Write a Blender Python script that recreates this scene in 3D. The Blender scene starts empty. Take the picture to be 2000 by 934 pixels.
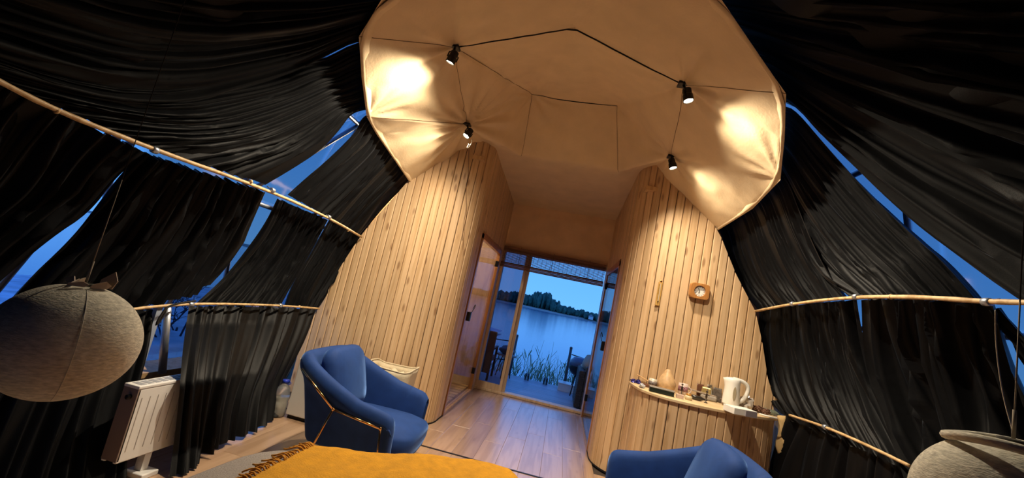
import bpy, bmesh, math, random
import numpy as np
from mathutils import Vector, Matrix, noise

random.seed(7); rng = np.random.RandomState(11)
C = bpy.context.scene.collection
PI = math.pi

# ------------------------------------------------------------------ camera
FPX, CXP, CYP, EYE = 852.0, 1000.0, 467.0, 1.3
def _n(v):
    v = np.array(v, float); return v/np.linalg.norm(v)
_Y = _n([98, 143, FPX]); _Z = _n([1285, -5961, FPX]); _Z = _n(_Z-_Y*_Z.dot(_Y)); _X = np.cross(_Y, _Z)
ROT = np.array([_X, _Y, _Z])            # world = ROT @ (right, down, forward)
cam_d = bpy.data.cameras.new('camera'); cam = bpy.data.objects.new('camera', cam_d); C.objects.link(cam)
cam_d.sensor_width = 36; cam_d.lens = FPX/2000*36; cam_d.clip_start = 0.02; cam_d.clip_end = 3000
m = Matrix.Identity(4)
for i in range(3):
    m[i][0] = ROT[i, 0]; m[i][1] = -ROT[i, 1]; m[i][2] = -ROT[i, 2]
m[2][3] = EYE
cam.matrix_world = m
bpy.context.scene.camera = cam
# ------------------------------------------------------------------ sky and exposure
w = bpy.data.worlds.new('dusk_sky'); bpy.context.scene.world = w; w.use_nodes = True
nt = w.node_tree; nt.nodes.clear()
tc = nt.nodes.new('ShaderNodeTexCoord'); sp = nt.nodes.new('ShaderNodeSeparateXYZ')
rp = nt.nodes.new('ShaderNodeValToRGB'); bg = nt.nodes.new('ShaderNodeBackground'); ou = nt.nodes.new('ShaderNodeOutputWorld')
nt.links.new(tc.outputs['Generated'], sp.inputs[0]); nt.links.new(sp.outputs['Z'], rp.inputs[0])
nt.links.new(rp.outputs[0], bg.inputs[0]); nt.links.new(bg.outputs[0], ou.inputs[0])
rp.color_ramp.elements[0].position = 0.0; rp.color_ramp.elements[0].color = (0.14, 0.45, 1.0, 1)
rp.color_ramp.elements[1].position = 0.75; rp.color_ramp.elements[1].color = (0.05, 0.18, 0.70, 1)
e = rp.color_ramp.elements.new(0.18); e.color = (0.09, 0.36, 1.0, 1)
bg.inputs[1].default_value = 1.25
vs = bpy.context.scene.view_settings
vs.view_transform = 'Standard'; vs.look = 'None'; vs.gamma = 1.0; vs.use_curve_mapping = False
vs.exposure = 0.0
LAMP_W = 46.0
LAMP_COL = (1.0, 0.85, 0.64)

# ------------------------------------------------------------------ survey helpers (pixel -> place)
EYEV = np.array([0, 0, EYE])
def ray(x, y): return ROT@np.array([(x-CXP)/FPX, (y-CYP)/FPX, 1.0])
def flo(x, y, z=0.0): d = ray(x, y); return EYEV+d*((z-EYE)/d[2])
def aty(x, y, Y): d = ray(x, y); return EYEV+d*(Y/d[1])
def atx(x, y, X): d = ray(x, y); return EYEV+d*(X/d[0])
# dome lining: elongated shell, vertical below DZ
DX, DA, DZ, DB, DY, DL = -0.2, 2.15, 0.7, 2.35, 2.2, 4.6
def dome_f(p, s=1.0):
    x, y, z = p[..., 0], p[..., 1], p[..., 2]
    return ((x-DX)/(DA*s))**2 + (np.maximum(z-DZ, 0)/(DB*s))**2 + ((y-DY)/(DL*s))**4 - 1
def dome_t(d, s=1.0):
    lo = np.zeros(d.shape[:-1]); hi = np.full(d.shape[:-1], 9.0)
    for _ in range(40):
        mid = (lo+hi)/2; f = dome_f(EYEV+d*mid[..., None], s)
        hi = np.where(f > 0, mid, hi); lo = np.where(f > 0, lo, mid)
    return lo
def rays(px):
    px = np.asarray(px, float)
    c = np.stack([(px[..., 0]-CXP)/FPX, (px[..., 1]-CYP)/FPX, np.ones(px.shape[:-1])], -1)
    return c@ROT.T
def on_dome(px, s=1.0):
    d = rays(px); return EYEV+d*dome_t(d, s)[..., None]
def dome_n(p):
    e = 1e-3; g = np.stack([dome_f(p+np.eye(3)[i]*e)-dome_f(p-np.eye(3)[i]*e) for i in range(3)], -1)
    return -g/np.maximum(np.linalg.norm(g, axis=-1, keepdims=True), 1e-9)

# ------------------------------------------------------------------ materials
MATS = {}
def mat(name, col, rough=0.6, metal=0.0, sheen=0.0, sheen_col=None, bump=None, var=0.0, var_scale=8, trans=0.0, emit=None, spec=0.5, coat=0.0, stretch=(1, 1, 1), objrand=0.0):
    """Principled; var = colour mottling; bump=(scale,strength)"""
    if name in MATS: return MATS[name]
    M = bpy.data.materials.new(name); M.use_nodes = True; t = M.node_tree; b = t.nodes['Principled BSDF']
    b.inputs['Base Color'].default_value = (*col, 1); b.inputs['Roughness'].default_value = rough; b.inputs['Metallic'].default_value = metal
    b.inputs['Specular IOR Level'].default_value = spec
    if sheen:
        b.inputs['Sheen Weight'].default_value = sheen; b.inputs['Sheen Roughness'].default_value = 0.35
        b.inputs['Sheen Tint'].default_value = (*(sheen_col or col), 1)
    if trans: b.inputs['Transmission Weight'].default_value = trans
    if coat: b.inputs['Coat Weight'].default_value = coat
    if emit: b.inputs['Emission Color'].default_value = (*emit[0], 1); b.inputs['Emission Strength'].default_value = emit[1]
    tcn = t.nodes.new('ShaderNodeTexCoord'); mp = t.nodes.new('ShaderNodeMapping'); mp.inputs['Scale'].default_value = stretch
    t.links.new(tcn.outputs['Object'], mp.inputs[0])
    if var or objrand:
        n1 = t.nodes.new('ShaderNodeTexNoise'); n1.inputs['Scale'].default_value = var_scale; n1.inputs['Detail'].default_value = 4
        t.links.new(mp.outputs[0], n1.inputs['Vector'])
        hs = t.nodes.new('ShaderNodeHueSaturation'); hs.inputs['Color'].default_value = (*col, 1)
        mr = t.nodes.new('ShaderNodeMapRange'); mr.inputs[1].default_value = 0.3; mr.inputs[2].default_value = 0.7; mr.inputs[3].default_value = 1-var; mr.inputs[4].default_value = 1+var
        t.links.new(n1.outputs[0], mr.inputs[0])
        if objrand:
            oi = t.nodes.new('ShaderNodeObjectInfo'); m2 = t.nodes.new('ShaderNodeMapRange'); m2.inputs[3].default_value = 1-objrand; m2.inputs[4].default_value = 1+objrand
            t.links.new(oi.outputs['Random'], m2.inputs[0]); mu = t.nodes.new('ShaderNodeMath'); mu.operation = 'MULTIPLY'
            t.links.new(mr.outputs[0], mu.inputs[0]); t.links.new(m2.outputs[0], mu.inputs[1]); t.links.new(mu.outputs[0], hs.inputs['Value'])
        else: t.links.new(mr.outputs[0], hs.inputs['Value'])
        t.links.new(hs.outputs[0], b.inputs['Base Color'])
    if bump:
        n2 = t.nodes.new('ShaderNodeTexNoise'); n2.inputs['Scale'].default_value = bump[0]; n2.inputs['Detail'].default_value = 5
        t.links.new(mp.outputs[0], n2.inputs['Vector']); bp = t.nodes.new('ShaderNodeBump'); bp.inputs['Strength'].default_value = bump[1]; bp.inputs['Distance'].default_value = 0.01
        t.links.new(n2.outputs[0], bp.inputs['Height']); t.links.new(bp.outputs[0], b.inputs['Normal'])
    MATS[name] = M; return M

def wood(name, light, dark, grain=(38, 38, 1.6), rough=0.5, knots=0.0, objrand=0.12, coat=0.0):
    if name in MATS: return MATS[name]
    M = bpy.data.materials.new(name); M.use_nodes = True; t = M.node_tree; b = t.nodes['Principled BSDF']
    L = t.links.new; N = t.nodes.new
    tcn = N('ShaderNodeTexCoord'); oi = N('ShaderNodeObjectInfo'); sc = N('ShaderNodeVectorMath'); sc.operation = 'SCALE'
    cb = N('ShaderNodeCombineXYZ'); L(oi.outputs['Random'], cb.inputs[0]); L(oi.outputs['Random'], cb.inputs[1]); L(oi.outputs['Random'], cb.inputs[2])
    L(cb.outputs[0], sc.inputs[0]); sc.inputs['Scale'].default_value = 57.0
    ad = N('ShaderNodeVectorMath'); L(tcn.outputs['Object'], ad.inputs[0]); L(sc.outputs[0], ad.inputs[1])
    mp = N('ShaderNodeMapping'); mp.inputs['Scale'].default_value = grain; L(ad.outputs[0], mp.inputs[0])
    n1 = N('ShaderNodeTexNoise'); n1.inputs['Scale'].default_value = 1.0; n1.inputs['Detail'].default_value = 6; n1.inputs['Distortion'].default_value = 0.6; L(mp.outputs[0], n1.inputs['Vector'])
    cr = N('ShaderNodeValToRGB'); cr.color_ramp.elements[0].position = 0.36; cr.color_ramp.elements[0].color = (*dark, 1); cr.color_ramp.elements[1].position = 0.56; cr.color_ramp.elements[1].color = (*light, 1)
    L(n1.outputs[0], cr.inputs[0]); out = cr.outputs[0]
    if knots:
        m2 = N('ShaderNodeMapping'); m2.inputs['Scale'].default_value = [g/ max(grain)*11 if g == max(grain) else 3.4 for g in grain]; L(ad.outputs[0], m2.inputs[0])
        vo = N('ShaderNodeTexVoronoi'); vo.inputs['Scale'].default_value = 1.0; L(m2.outputs[0], vo.inputs['Vector'])
        r2 = N('ShaderNodeValToRGB'); r2.color_ramp.elements[0].position = 0.09; r2.color_ramp.elements[0].color = (1, 1, 1, 1); r2.color_ramp.elements[1].position = 0.19; r2.color_ramp.elements[1].color = (0, 0, 0, 1)
        L(vo.outputs['Distance'], r2.inputs[0]); mx = N('ShaderNodeMix'); mx.data_type = 'RGBA'
        mm = N('ShaderNodeMath'); mm.operation = 'MULTIPLY'; mm.inputs[1].default_value = knots; L(r2.outputs[0], mm.inputs[0])
        L(mm.outputs[0], mx.inputs[0]); L(out, mx.inputs[6]); mx.inputs[7].default_value = (dark[0]*0.45, dark[1]*0.35, dark[2]*0.3, 1); out = mx.outputs[2]
    hs = N('ShaderNodeHueSaturation'); L(out, hs.inputs['Color'])
    mr = N('ShaderNodeMapRange'); mr.inputs[3].default_value = 1-objrand; mr.inputs[4].default_value = 1+objrand; L(oi.outputs['Random'], mr.inputs[0]); L(mr.outputs[0], hs.inputs['Value'])
    L(hs.outputs[0], b.inputs['Base Color']); b.inputs['Roughness'].default_value = rough
    if coat: b.inputs['Coat Weight'].default_value = coat; b.inputs['Coat Roughness'].default_value = 0.25
    bp = N('ShaderNodeBump'); bp.inputs['Strength'].default_value = 0.15; bp.inputs['Distance'].default_value = 0.004; L(n1.outputs[0], bp.inputs['Height']); L(bp.outputs[0], b.inputs['Normal'])
    MATS[name] = M; return M

def glassy(name, tint, alpha, rough=0.02):
    """thin pane: tinted see-through mixed with gloss by fresnel"""
    if name in MATS: return MATS[name]
    M = bpy.data.materials.new(name); M.use_nodes = True; t = M.node_tree; t.nodes.clear(); N = t.nodes.new; L = t.links.new
    o = N('ShaderNodeOutputMaterial'); mx = N('ShaderNodeMixShader'); tr = N('ShaderNodeBsdfTransparent'); gl = N('ShaderNodeBsdfGlossy'); fr = N('ShaderNodeFresnel')
    tr.inputs[0].default_value = (*tint, 1); gl.inputs['Roughness'].default_value = rough; fr.inputs['IOR'].default_value = 1.5
    mu = N('ShaderNodeMath'); mu.operation = 'MULTIPLY'; mu.inputs[1].default_value = alpha; L(fr.outputs[0], mu.inputs[0])
    L(mu.outputs[0], mx.inputs[0]); L(tr.outputs[0], mx.inputs[1]); L(gl.outputs[0], mx.inputs[2]); L(mx.outputs[0], o.inputs[0])
    MATS[name] = M; return M

PINE = wood('pine_cladding', (0.66, 0.455, 0.26), (0.54, 0.345, 0.175), knots=0.75, rough=0.5)
PINE_P = wood('pine_trim', (0.62, 0.40, 0.20), (0.46, 0.27, 0.115), grain=(30, 30, 2), rough=0.45)
HONEY = wood('honey_timber', (0.50, 0.23, 0.07), (0.34, 0.14, 0.035), grain=(30, 30, 2), rough=0.35, objrand=0.05)
PALE = wood('pale_door_timber', (0.72, 0.55, 0.37), (0.60, 0.43, 0.27), grain=(30, 30, 2), rough=0.45, objrand=0.05)
DARKW = wood('dark_timber', (0.13, 0.065, 0.035), (0.07, 0.035, 0.02), grain=(30, 30, 2), rough=0.45, objrand=0.05)
OAK = wood('oak_laminate', (0.50, 0.325, 0.205), (0.40, 0.25, 0.15), grain=(22, 1.2, 22), rough=0.30, knots=0.2, objrand=0.08, coat=1.0)
BAMB = wood('bamboo_rod', (0.68, 0.47, 0.24), (0.45, 0.28, 0.12), grain=(20, 20, 20), rough=0.45, objrand=0.05)
LINER = mat('beige_canvas', (0.72, 0.55, 0.335), 0.85, sheen=0.15, bump=(60, 0.12), var=0.06, var_scale=5)
LINER_D = mat('beige_canvas_back', (0.80, 0.58, 0.36), 0.9, bump=(60, 0.12), var=0.08, var_scale=5)  # copy of the canvas, colour lightened to make up for the dim passage
VELVET_K = mat('black_drape', (0.0022, 0.0024, 0.0030), 0.52, sheen=0.04, sheen_col=(0.55, 0.66, 0.85), bump=(260, 0.08), spec=0.16, var=0.3, var_scale=30)
VELVET_B = mat('blue_velvet', (0.013, 0.046, 0.185), 0.75, sheen=0.7, sheen_col=(0.22, 0.42, 0.9), bump=(420, 0.10), spec=0.2, var=0.12, var_scale=14)
GOLD = mat('polished_gold', (0.85, 0.50, 0.20), 0.16, 1.0)
WHITE = mat('white_enamel', (0.78, 0.76, 0.72), 0.35)
WHITEP = mat('white_plastic', (0.82, 0.80, 0.74), 0.3)
BLACKM = mat('black_metal', (0.012, 0.011, 0.011), 0.4, 0.4)
BLACKS = mat('black_seam', (0.010, 0.007, 0.006), 0.9)
STEEL = mat('galvanised_tube', (0.42, 0.45, 0.50), 0.4, 0.8)
GREYF = mat('grey_felt', (0.60, 0.565, 0.46), 0.95, sheen=0.25, sheen_col=(0.6, 0.57, 0.5), bump=(120, 0.3), var=0.28, var_scale=55, stretch=(1, 1, 3.5))
BEDG = mat('grey_bedspread', (0.26, 0.225, 0.20), 0.95, sheen=0.2, bump=(200, 0.5), var=0.10, var_scale=120)
MUST = mat('mustard_wool', (0.56, 0.255, 0.005), 0.95, sheen=0.35, sheen_col=(0.9, 0.55, 0.08), bump=(140, 0.6), var=0.14, var_scale=26)
CANVAS = mat('cream_canvas', (0.62, 0.53, 0.37), 0.9, bump=(70, 0.3), var=0.06)
PAPER = mat('white_paper', (0.75, 0.73, 0.68), 0.7)
KRAFT = mat('kraft_paper', (0.55, 0.38, 0.17), 0.8, var=0.08)
ROPE = mat('grey_cord', (0.33, 0.28, 0.21), 0.9)
PANE = glassy('door_pane', (0.95, 0.95, 0.96), 0.5)
PANE_T = glassy('screened_pane', (0.62, 0.56, 0.62), 1.0)
FILM = glassy('clear_vinyl', (0.86, 0.88, 0.93), 0.6, 0.12)

# ------------------------------------------------------------------ mesh builder
class MB:
    def __init__(s): s.v = []; s.f = []
    def add(s, vs_, fs):
        o = len(s.v); s.v += [tuple(float(c) for c in p) for p in vs_]; s.f += [tuple(i+o for i in q) for q in fs]; return s
    def box(s, a, b):
        x0, y0, z0 = a; x1, y1, z1 = b
        return s.add([(x0, y0, z0), (x1, y0, z0), (x1, y1, z0), (x0, y1, z0), (x0, y0, z1), (x1, y0, z1), (x1, y1, z1), (x0, y1, z1)],
                     [(0, 3, 2, 1), (4, 5, 6, 7), (0, 1, 5, 4), (1, 2, 6, 5), (2, 3, 7, 6), (3, 0, 4, 7)])
    def cbox(s, c, d, rz=0, ry=0, rx=0):
        M = Matrix.Rotation(rz, 3, 'Z')@Matrix.Rotation(ry, 3, 'Y')@Matrix.Rotation(rx, 3, 'X')
        q = MB().box((-d[0]/2, -d[1]/2, -d[2]/2), (d[0]/2, d[1]/2, d[2]/2))
        return s.add([tuple(M@Vector(p)+Vector(c)) for p in q.v], q.f)
    def tube(s, pts, r, n=8, cap=True):
        pts = [Vector(p) for p in pts]; k = len(pts); rr = r if isinstance(r, (list, tuple, np.ndarray)) else [r]*k
        vs_ = []; prev = None
        for i, p in enumerate(pts):
            t = (pts[min(i+1, k-1)]-pts[max(i-1, 0)])
            if t.length < 1e-9: t = Vector((0, 0, 1))
            t.normalize()
            if prev is None:
                a = Vector((0, 0, 1)) if abs(t.z) < 0.9 else Vector((1, 0, 0)); u = t.cross(a).normalized()
            else:
                u = prev-t*prev.dot(t); u = u.normalized() if u.length > 1e-6 else t.orthogonal().normalized()
            prev = u; w_ = t.cross(u)
            for j in range(n):
                an = 2*PI*j/n; vs_.append(p+(u*math.cos(an)+w_*math.sin(an))*rr[i])
        fs = [(i*n+j, i*n+(j+1) % n, (i+1)*n+(j+1) % n, (i+1)*n+j) for i in range(k-1) for j in range(n)]
        if cap: fs += [tuple(range(n-1, -1, -1)), tuple(range((k-1)*n, k*n))]
        return s.add(vs_, fs)
    def lathe(s, prof, c=(0, 0, 0), n=24, axis=None, sx=1, sy=1, wob=None):
        vs_ = []; k = len(prof)
        for (r, z) in prof:
            for j in range(n):
                a = 2*PI*j/n; q = r*(1+(wob(a, z) if wob else 0)); vs_.append(Vector((q*math.cos(a)*sx, q*math.sin(a)*sy, z)))
        if axis is not None:
            q = Vector((0, 0, 1)).rotation_difference(Vector(axis).normalized()); vs_ = [q@v for v in vs_]
        vs_ = [v+Vector(c) for v in vs_]
        fs = [(i*n+j, i*n+(j+1) % n, (i+1)*n+(j+1) % n, (i+1)*n+j) for i in range(k-1) for j in range(n)]
        if prof[0][0] > 1e-6: fs.append(tuple(range(n-1, -1, -1)))
        if prof[-1][0] > 1e-6: fs.append(tuple(range((k-1)*n, k*n)))
        return s.add(vs_, fs)
    def ball(s, c, r, n=16, m_=10, rot=None, wob=None):
        r = (r, r, r) if isinstance(r, (int, float)) else r; vs_ = []
        for i in range(m_+1):
            th = PI*i/m_
            for j in range(n):
                a = 2*PI*j/n; p = Vector((math.sin(th)*math.cos(a), math.sin(th)*math.sin(a), math.cos(th)))
                k = 1+(wob*noise.noise(p*2.3+Vector(c)*9) if wob else 0)
                p = Vector((p.x*r[0]*k, p.y*r[1]*k, p.z*r[2]*k))
                if rot: p = rot@p
                vs_.append(p+Vector(c))
        return s.add(vs_, [(i*n+j, (i+1)*n+j, (i+1)*n+(j+1) % n, i*n+(j+1) % n) for i in range(m_) for j in range(n)])
    def grid(s, P, closed_u=False):
        P = np.asarray(P); a, b = P.shape[:2]
        fs = []
        for i in range(a-1):
            for j in range(b if closed_u else b-1): fs.append((i*b+j, i*b+(j+1) % b, (i+1)*b+(j+1) % b, (i+1)*b+j))
        return s.add(P.reshape(-1, 3), fs)
    def prism(s, poly, n_, d):
        """polygon (3-D points) extruded by vector n_*d"""
        k = len(poly); q = [Vector(p) for p in poly]; w_ = [p+Vector(n_)*d for p in q]
        return s.add(q+w_, [tuple(range(k-1, -1, -1)), tuple(range(k, 2*k))]+[(i, (i+1) % k, k+(i+1) % k, k+i) for i in range(k)])
    def build(s, name, mt, parent=None, smooth=False, bevel=0, local=False, sub=0, solid=0):
        me = bpy.data.meshes.new(name); off = Vector((0, 0, 0))
        if parent is not None and not local: off = parent.get('_at') and Vector(parent['_at']) or Vector((0, 0, 0))
        me.from_pydata([tuple(Vector(p)-off) for p in s.v], [], s.f); me.update()
        bm = bmesh.new(); bm.from_mesh(me); bmesh.ops.remove_doubles(bm, verts=bm.verts, dist=1e-6); bmesh.ops.recalc_face_normals(bm, faces=bm.faces); bm.to_mesh(me); bm.free()
        o = bpy.data.objects.new(name, me); C.objects.link(o)
        if mt: me.materials.append(mt)
        if smooth:
            for p in me.polygons: p.use_smooth = True
        if parent is not None: o.parent = parent; o['_at'] = tuple(off)
        if solid: md = o.modifiers.new('thickness', 'SOLIDIFY'); md.thickness = solid; md.offset = 0
        if bevel: md = o.modifiers.new('bevel', 'BEVEL'); md.width = bevel; md.segments = 3; md.limit_method = 'ANGLE'; md.angle_limit = math.radians(40)
        if sub: md = o.modifiers.new('subd', 'SUBSURF'); md.levels = sub; md.render_levels = sub
        return o
def tag(o, label=None, cat=None, group=None, kind=None):
    if label: o['label'] = label
    if cat: o['category'] = cat
    if group: o['group'] = group
    if kind: o['kind'] = kind
    return o
def thing(name, label, cat, loc=(0, 0, 0), rotz=0, group=None):
    o = bpy.data.objects.new(name, None); C.objects.link(o); o.empty_display_size = 0.05
    o.location = tuple(float(c) for c in loc); o.rotation_euler = (0, 0, rotz); o['_at'] = tuple(float(c) for c in loc)
    return tag(o, label, cat, group)
def structure(name, label=None, loc=(0, 0, 0)):
    o = bpy.data.objects.new(name, None); C.objects.link(o); o.location = loc; o['_at'] = tuple(loc); return tag(o, label, None, None, 'structure')
def poly_resample(pts, n):
    pts = np.asarray(pts, float); d = np.r_[0, np.cumsum(np.linalg.norm(np.diff(pts, axis=0), axis=1))]; t = np.linspace(0, d[-1], n)
    return np.stack([np.interp(t, d, pts[:, k]) for k in range(pts.shape[1])], -1)
def smooth_poly(pts, n, it=2):
    p = np.asarray(pts, float)
    for _ in range(it):
        q = [p[0]]
        for a, b in zip(p[:-1], p[1:]): q += [a*.75+b*.25, a*.25+b*.75]
        q.append(p[-1]); p = np.array(q)
    return poly_resample(p, n)

# ================================================================== THE SETTING
# ---- floor: laminate boards running towards the lake door
floor = MB().box((-2.6, -2.6, -0.10), (2.4, 4.2, -0.016)).box((-3.4, 4.2, -0.10), (3.0, 6.5, -0.016)).build('floor', mat('floor_base', (0.05, 0.035, 0.025), 0.9))
tag(floor, 'oak laminate floor of boards running towards the lake door', None, None, 'structure')
def plank_mesh(wd, ln):
    b = 0.0015; g = MB()
    g.add([(-wd/2, -ln/2, -.016), (wd/2, -ln/2, -.016), (wd/2, ln/2, -.016), (-wd/2, ln/2, -.016),
           (-wd/2, -ln/2, -b), (wd/2, -ln/2, -b), (wd/2, ln/2, -b), (-wd/2, ln/2, -b),
           (-wd/2+b, -ln/2+b, 0), (wd/2-b, -ln/2+b, 0), (wd/2-b, ln/2-b, 0), (-wd/2+b, ln/2-b, 0)],
          [(0, 1, 5, 4), (1, 2, 6, 5), (2, 3, 7, 6), (3, 0, 4, 7), (4, 5, 9, 8), (5, 6, 10, 9), (6, 7, 11, 10), (7, 4, 8, 11), (8, 9, 10, 11)])
    me = bpy.data.meshes.new('floor_plank'); me.from_pydata(g.v, [], g.f); me.materials.append(OAK); return me
PW = 0.1835; me_pl = {}
def floor_run(x0, x1, y0, y1):
    x = x0; k = 0
    while x < x1-0.02:
        wd = min(PW, x1-x); y = y0; first = 0.45+0.8*((k*0.37) % 1.0)
        while y < y1-0.03:
            ln = min(first if y == y0 else 1.38, y1-y); key = (round(wd, 3), round(ln, 3))
            if key not in me_pl: me_pl[key] = plank_mesh(wd-0.0012, ln-0.0012)
            o = bpy.data.objects.new('plank', me_pl[key]); C.objects.link(o); o.parent = floor; o.location = (x+wd/2, y+ln/2, 0); y += ln
        x += wd; k += 1
floor_run(-2.30, 2.05, 0.3, 3.69)
floor_run(-2.29, -1.03, 3.71, 4.12); floor_run(-1.03, 0.53, 3.71, 6.33); floor_run(0.53, 2.0, 3.71, 4.12)
MB().box((-2.2, 3.690, -0.016), (1.9, 3.710, 0.0035)).build('edge_strip', mat('black_strip', (0.012, 0.01, 0.01), 0.5), floor)

# ---- timber walls: paths in plan (x, y); boards stand along them
def arc(cx_, cy_, r, a0, a1, n): return [(cx_+r*math.cos(math.radians(a0+(a1-a0)*i/n)), cy_+r*math.sin(math.radians(a0+(a1-a0)*i/n))) for i in range(n+1)]
BOARD = 0.0745
def boards(parent, path, ztop, zbot=lambda x, y: 0.0, width=BOARD, thick=0.014, skip=None, side=1, mt=PINE):
    p = np.array(path); d = np.r_[0, np.cumsum(np.linalg.norm(np.diff(p, axis=0), axis=1))]; s = 0.0
    at = lambda q: np.array([np.interp(q, d, p[:, 0]), np.interp(q, d, p[:, 1])])
    while s < d[-1]-0.02:
        e_ = min(s+width, d[-1]); a = at(s+.0024); b = at(e_-.0024); t = (b-a)/np.linalg.norm(b-a); nn = np.array([t[1], -t[0]])*side
        ch = 0.006; prof = [a, a+nn*(thick-ch), a+nn*thick+t*ch, b+nn*thick-t*ch, b+nn*(thick-ch), b]
        lo = [zbot(*q) for q in prof]; hi = [ztop(*q) for q in prof]
        if max(hi[i]-lo[i] for i in range(6)) > 0.03:
            vs_ = [(q[0], q[1], z) for q, z in zip(prof, lo)]+[(q[0], q[1], max(z, zl+.01)) for q, z, zl in zip(prof, hi, lo)]
            MB().add(vs_, [(0, 1, 2, 3, 4, 5), (11, 10, 9, 8, 7, 6)]+[(i, (i+1) % 6, 6+(i+1) % 6, 6+i) for i in range(6)]).build('plank', mt, parent)
        s = e_
def sheet(path, ztop, zbot=lambda x, y: 0.0, off=0.0, n=60, side=1):
    p = poly_resample(path, n); P = np.zeros((2, n, 3))
    for i, q in enumerate(p):
        a = p[max(i-1, 0)]; b = p[min(i+1, n-1)]; t = (b-a)/np.linalg.norm(b-a); nn = np.array([t[1], -t[0]])*side*off
        P[0, i] = (*(q+nn), zbot(*q)); P[1, i] = (*(q+nn), max(ztop(*q), zbot(*q)))
    return MB().grid(P)
DARKB = mat('dark_backing', (0.035, 0.018, 0.008), 0.9)
# left wall
WLX, WRX = -1.02, 0.52
def ztop_L(x, y):
    if y > 4.5: return 2.88-(y-4.4)*0.04
    xs = [-2.5, -2.40, -2.36, -2.25, -2.11, -1.77, -1.10, -1.0]; zs = [0.45, 0.62, 0.86, 1.25, 1.64, 2.27, 2.80, 2.81]
    return float(np.interp(x, xs, zs))+(.10 if x > -1.72 else 0)
pathL = [(-2.44, 4.14), (-1.28, 4.14)]+arc(-1.28, 4.40, 0.26, -90, 0, 10)[1:]+[(WLX, 4.64)]
pathL2 = [(WLX, 4.64), (WLX, 6.10)]; pathL3 = [(WLX, 6.10), (WLX, 6.33)]
wall_left = sheet(pathL+[(WLX, 4.66)], ztop_L).build('wall_left', DARKB); tag(wall_left, 'pine board partition on the left that curves into the passage', None, None, 'structure')
boards(wall_left, pathL, ztop_L)
DOORH = 1.96
sheet(pathL2, ztop_L, lambda x, y: DOORH).build('backing', DARKB, wall_left); boards(wall_left, pathL2, ztop_L, lambda x, y: DOORH)
sheet(pathL3, ztop_L).build('backing', DARKB, wall_left); boards(wall_left, pathL3, ztop_L)
# right wall
def ztop_R(x, y):
    if y > 4.6: return 2.98-(y-4.5)*0.08
    xs = [0.4, 0.5, 0.72, 1.25, 1.46, 1.66, 1.75, 1.86, 1.95, 2.30]; zs = [2.90, 2.89, 2.72, 2.33, 1.95, 1.66, 1.40, 1.0, 0.95, 0.92]
    return float(np.interp(x, xs, zs))+(.10 if x < 1.2 else 0)
pathR = [(WRX, 4.72), (WRX, 4.52)]+arc(0.90, 4.52, 0.38, 180, 270, 12)[1:]+[(2.30, 4.14)]
wall_right = sheet([(WRX, 4.74)]+pathR, ztop_R).build('wall_right', DARKB); tag(wall_right, 'pine board partition on the right behind the counter', None, None, 'structure')
boards(wall_right, pathR, ztop_R)
pathR2 = [(WRX, 6.10), (WRX, 4.72)]; pathR3 = [(WRX, 6.33), (WRX, 6.10)]
sheet(pathR2, ztop_R, lambda x, y: DOORH).build('backing', DARKB, wall_right); boards(wall_right, pathR2, ztop_R, lambda x, y: DOORH)
sheet(pathR3, ztop_R).build('backing', DARKB, wall_right); boards(wall_right, pathR3, ztop_R)
# skirting lines at the wall foot
for nm, pth in (('baseboard_left', pathL), ('baseboard_right', pathR)):
    b = sheet(pth, lambda x, y: 0.012, off=0.016, n=60).build(nm, BLACKS, solid=0.006); tag(b, 'thin dark joint strip along the foot of the pine wall', None, None, 'structure')

# ---- small rooms behind the passage doors
room = structure('wall_washroom', 'pine lined washroom behind the left glass door')
MB().box((-2.45, 4.22, 0), (-2.40, 6.5, 2.72)).build('rear_panel', PINE_P, room)
MB().box((-2.45, 6.42, 0), (-1.05, 6.46, 2.72)).build('end_panel', PINE_P, room)
MB().box((-2.45, 4.17, 0), (-1.35, 4.21, 1.2)).build('near_panel', PINE_P, room)
MB().box((-2.45, 4.15, 2.62), (-1.06, 6.5, 2.66)).build('ceiling_panel', PINE_P, room)
for k in range(13):
    MB().box((-2.3, 4.35+k*.15, 0.0), (-1.08, 4.47+k*.15, 0.03)).build('slat', wood('duck_board', (0.62, 0.42, 0.16), (0.45, 0.28, 0.10), grain=(2, 30, 30)), room)
room2 = structure('wall_storeroom', 'dark storeroom behind the right glass door')
MB().box((1.9, 4.22, 0), (1.95, 6.5, 2.7)).build('rear_panel', PINE_P, room2)
MB().box((0.56, 6.42, 0), (1.95, 6.46, 2.7)).build('end_panel', PINE_P, room2)
MB().box((0.56, 4.2, 2.62), (1.95, 6.5, 2.66)).build('ceiling_panel', PINE_P, room2)

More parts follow.
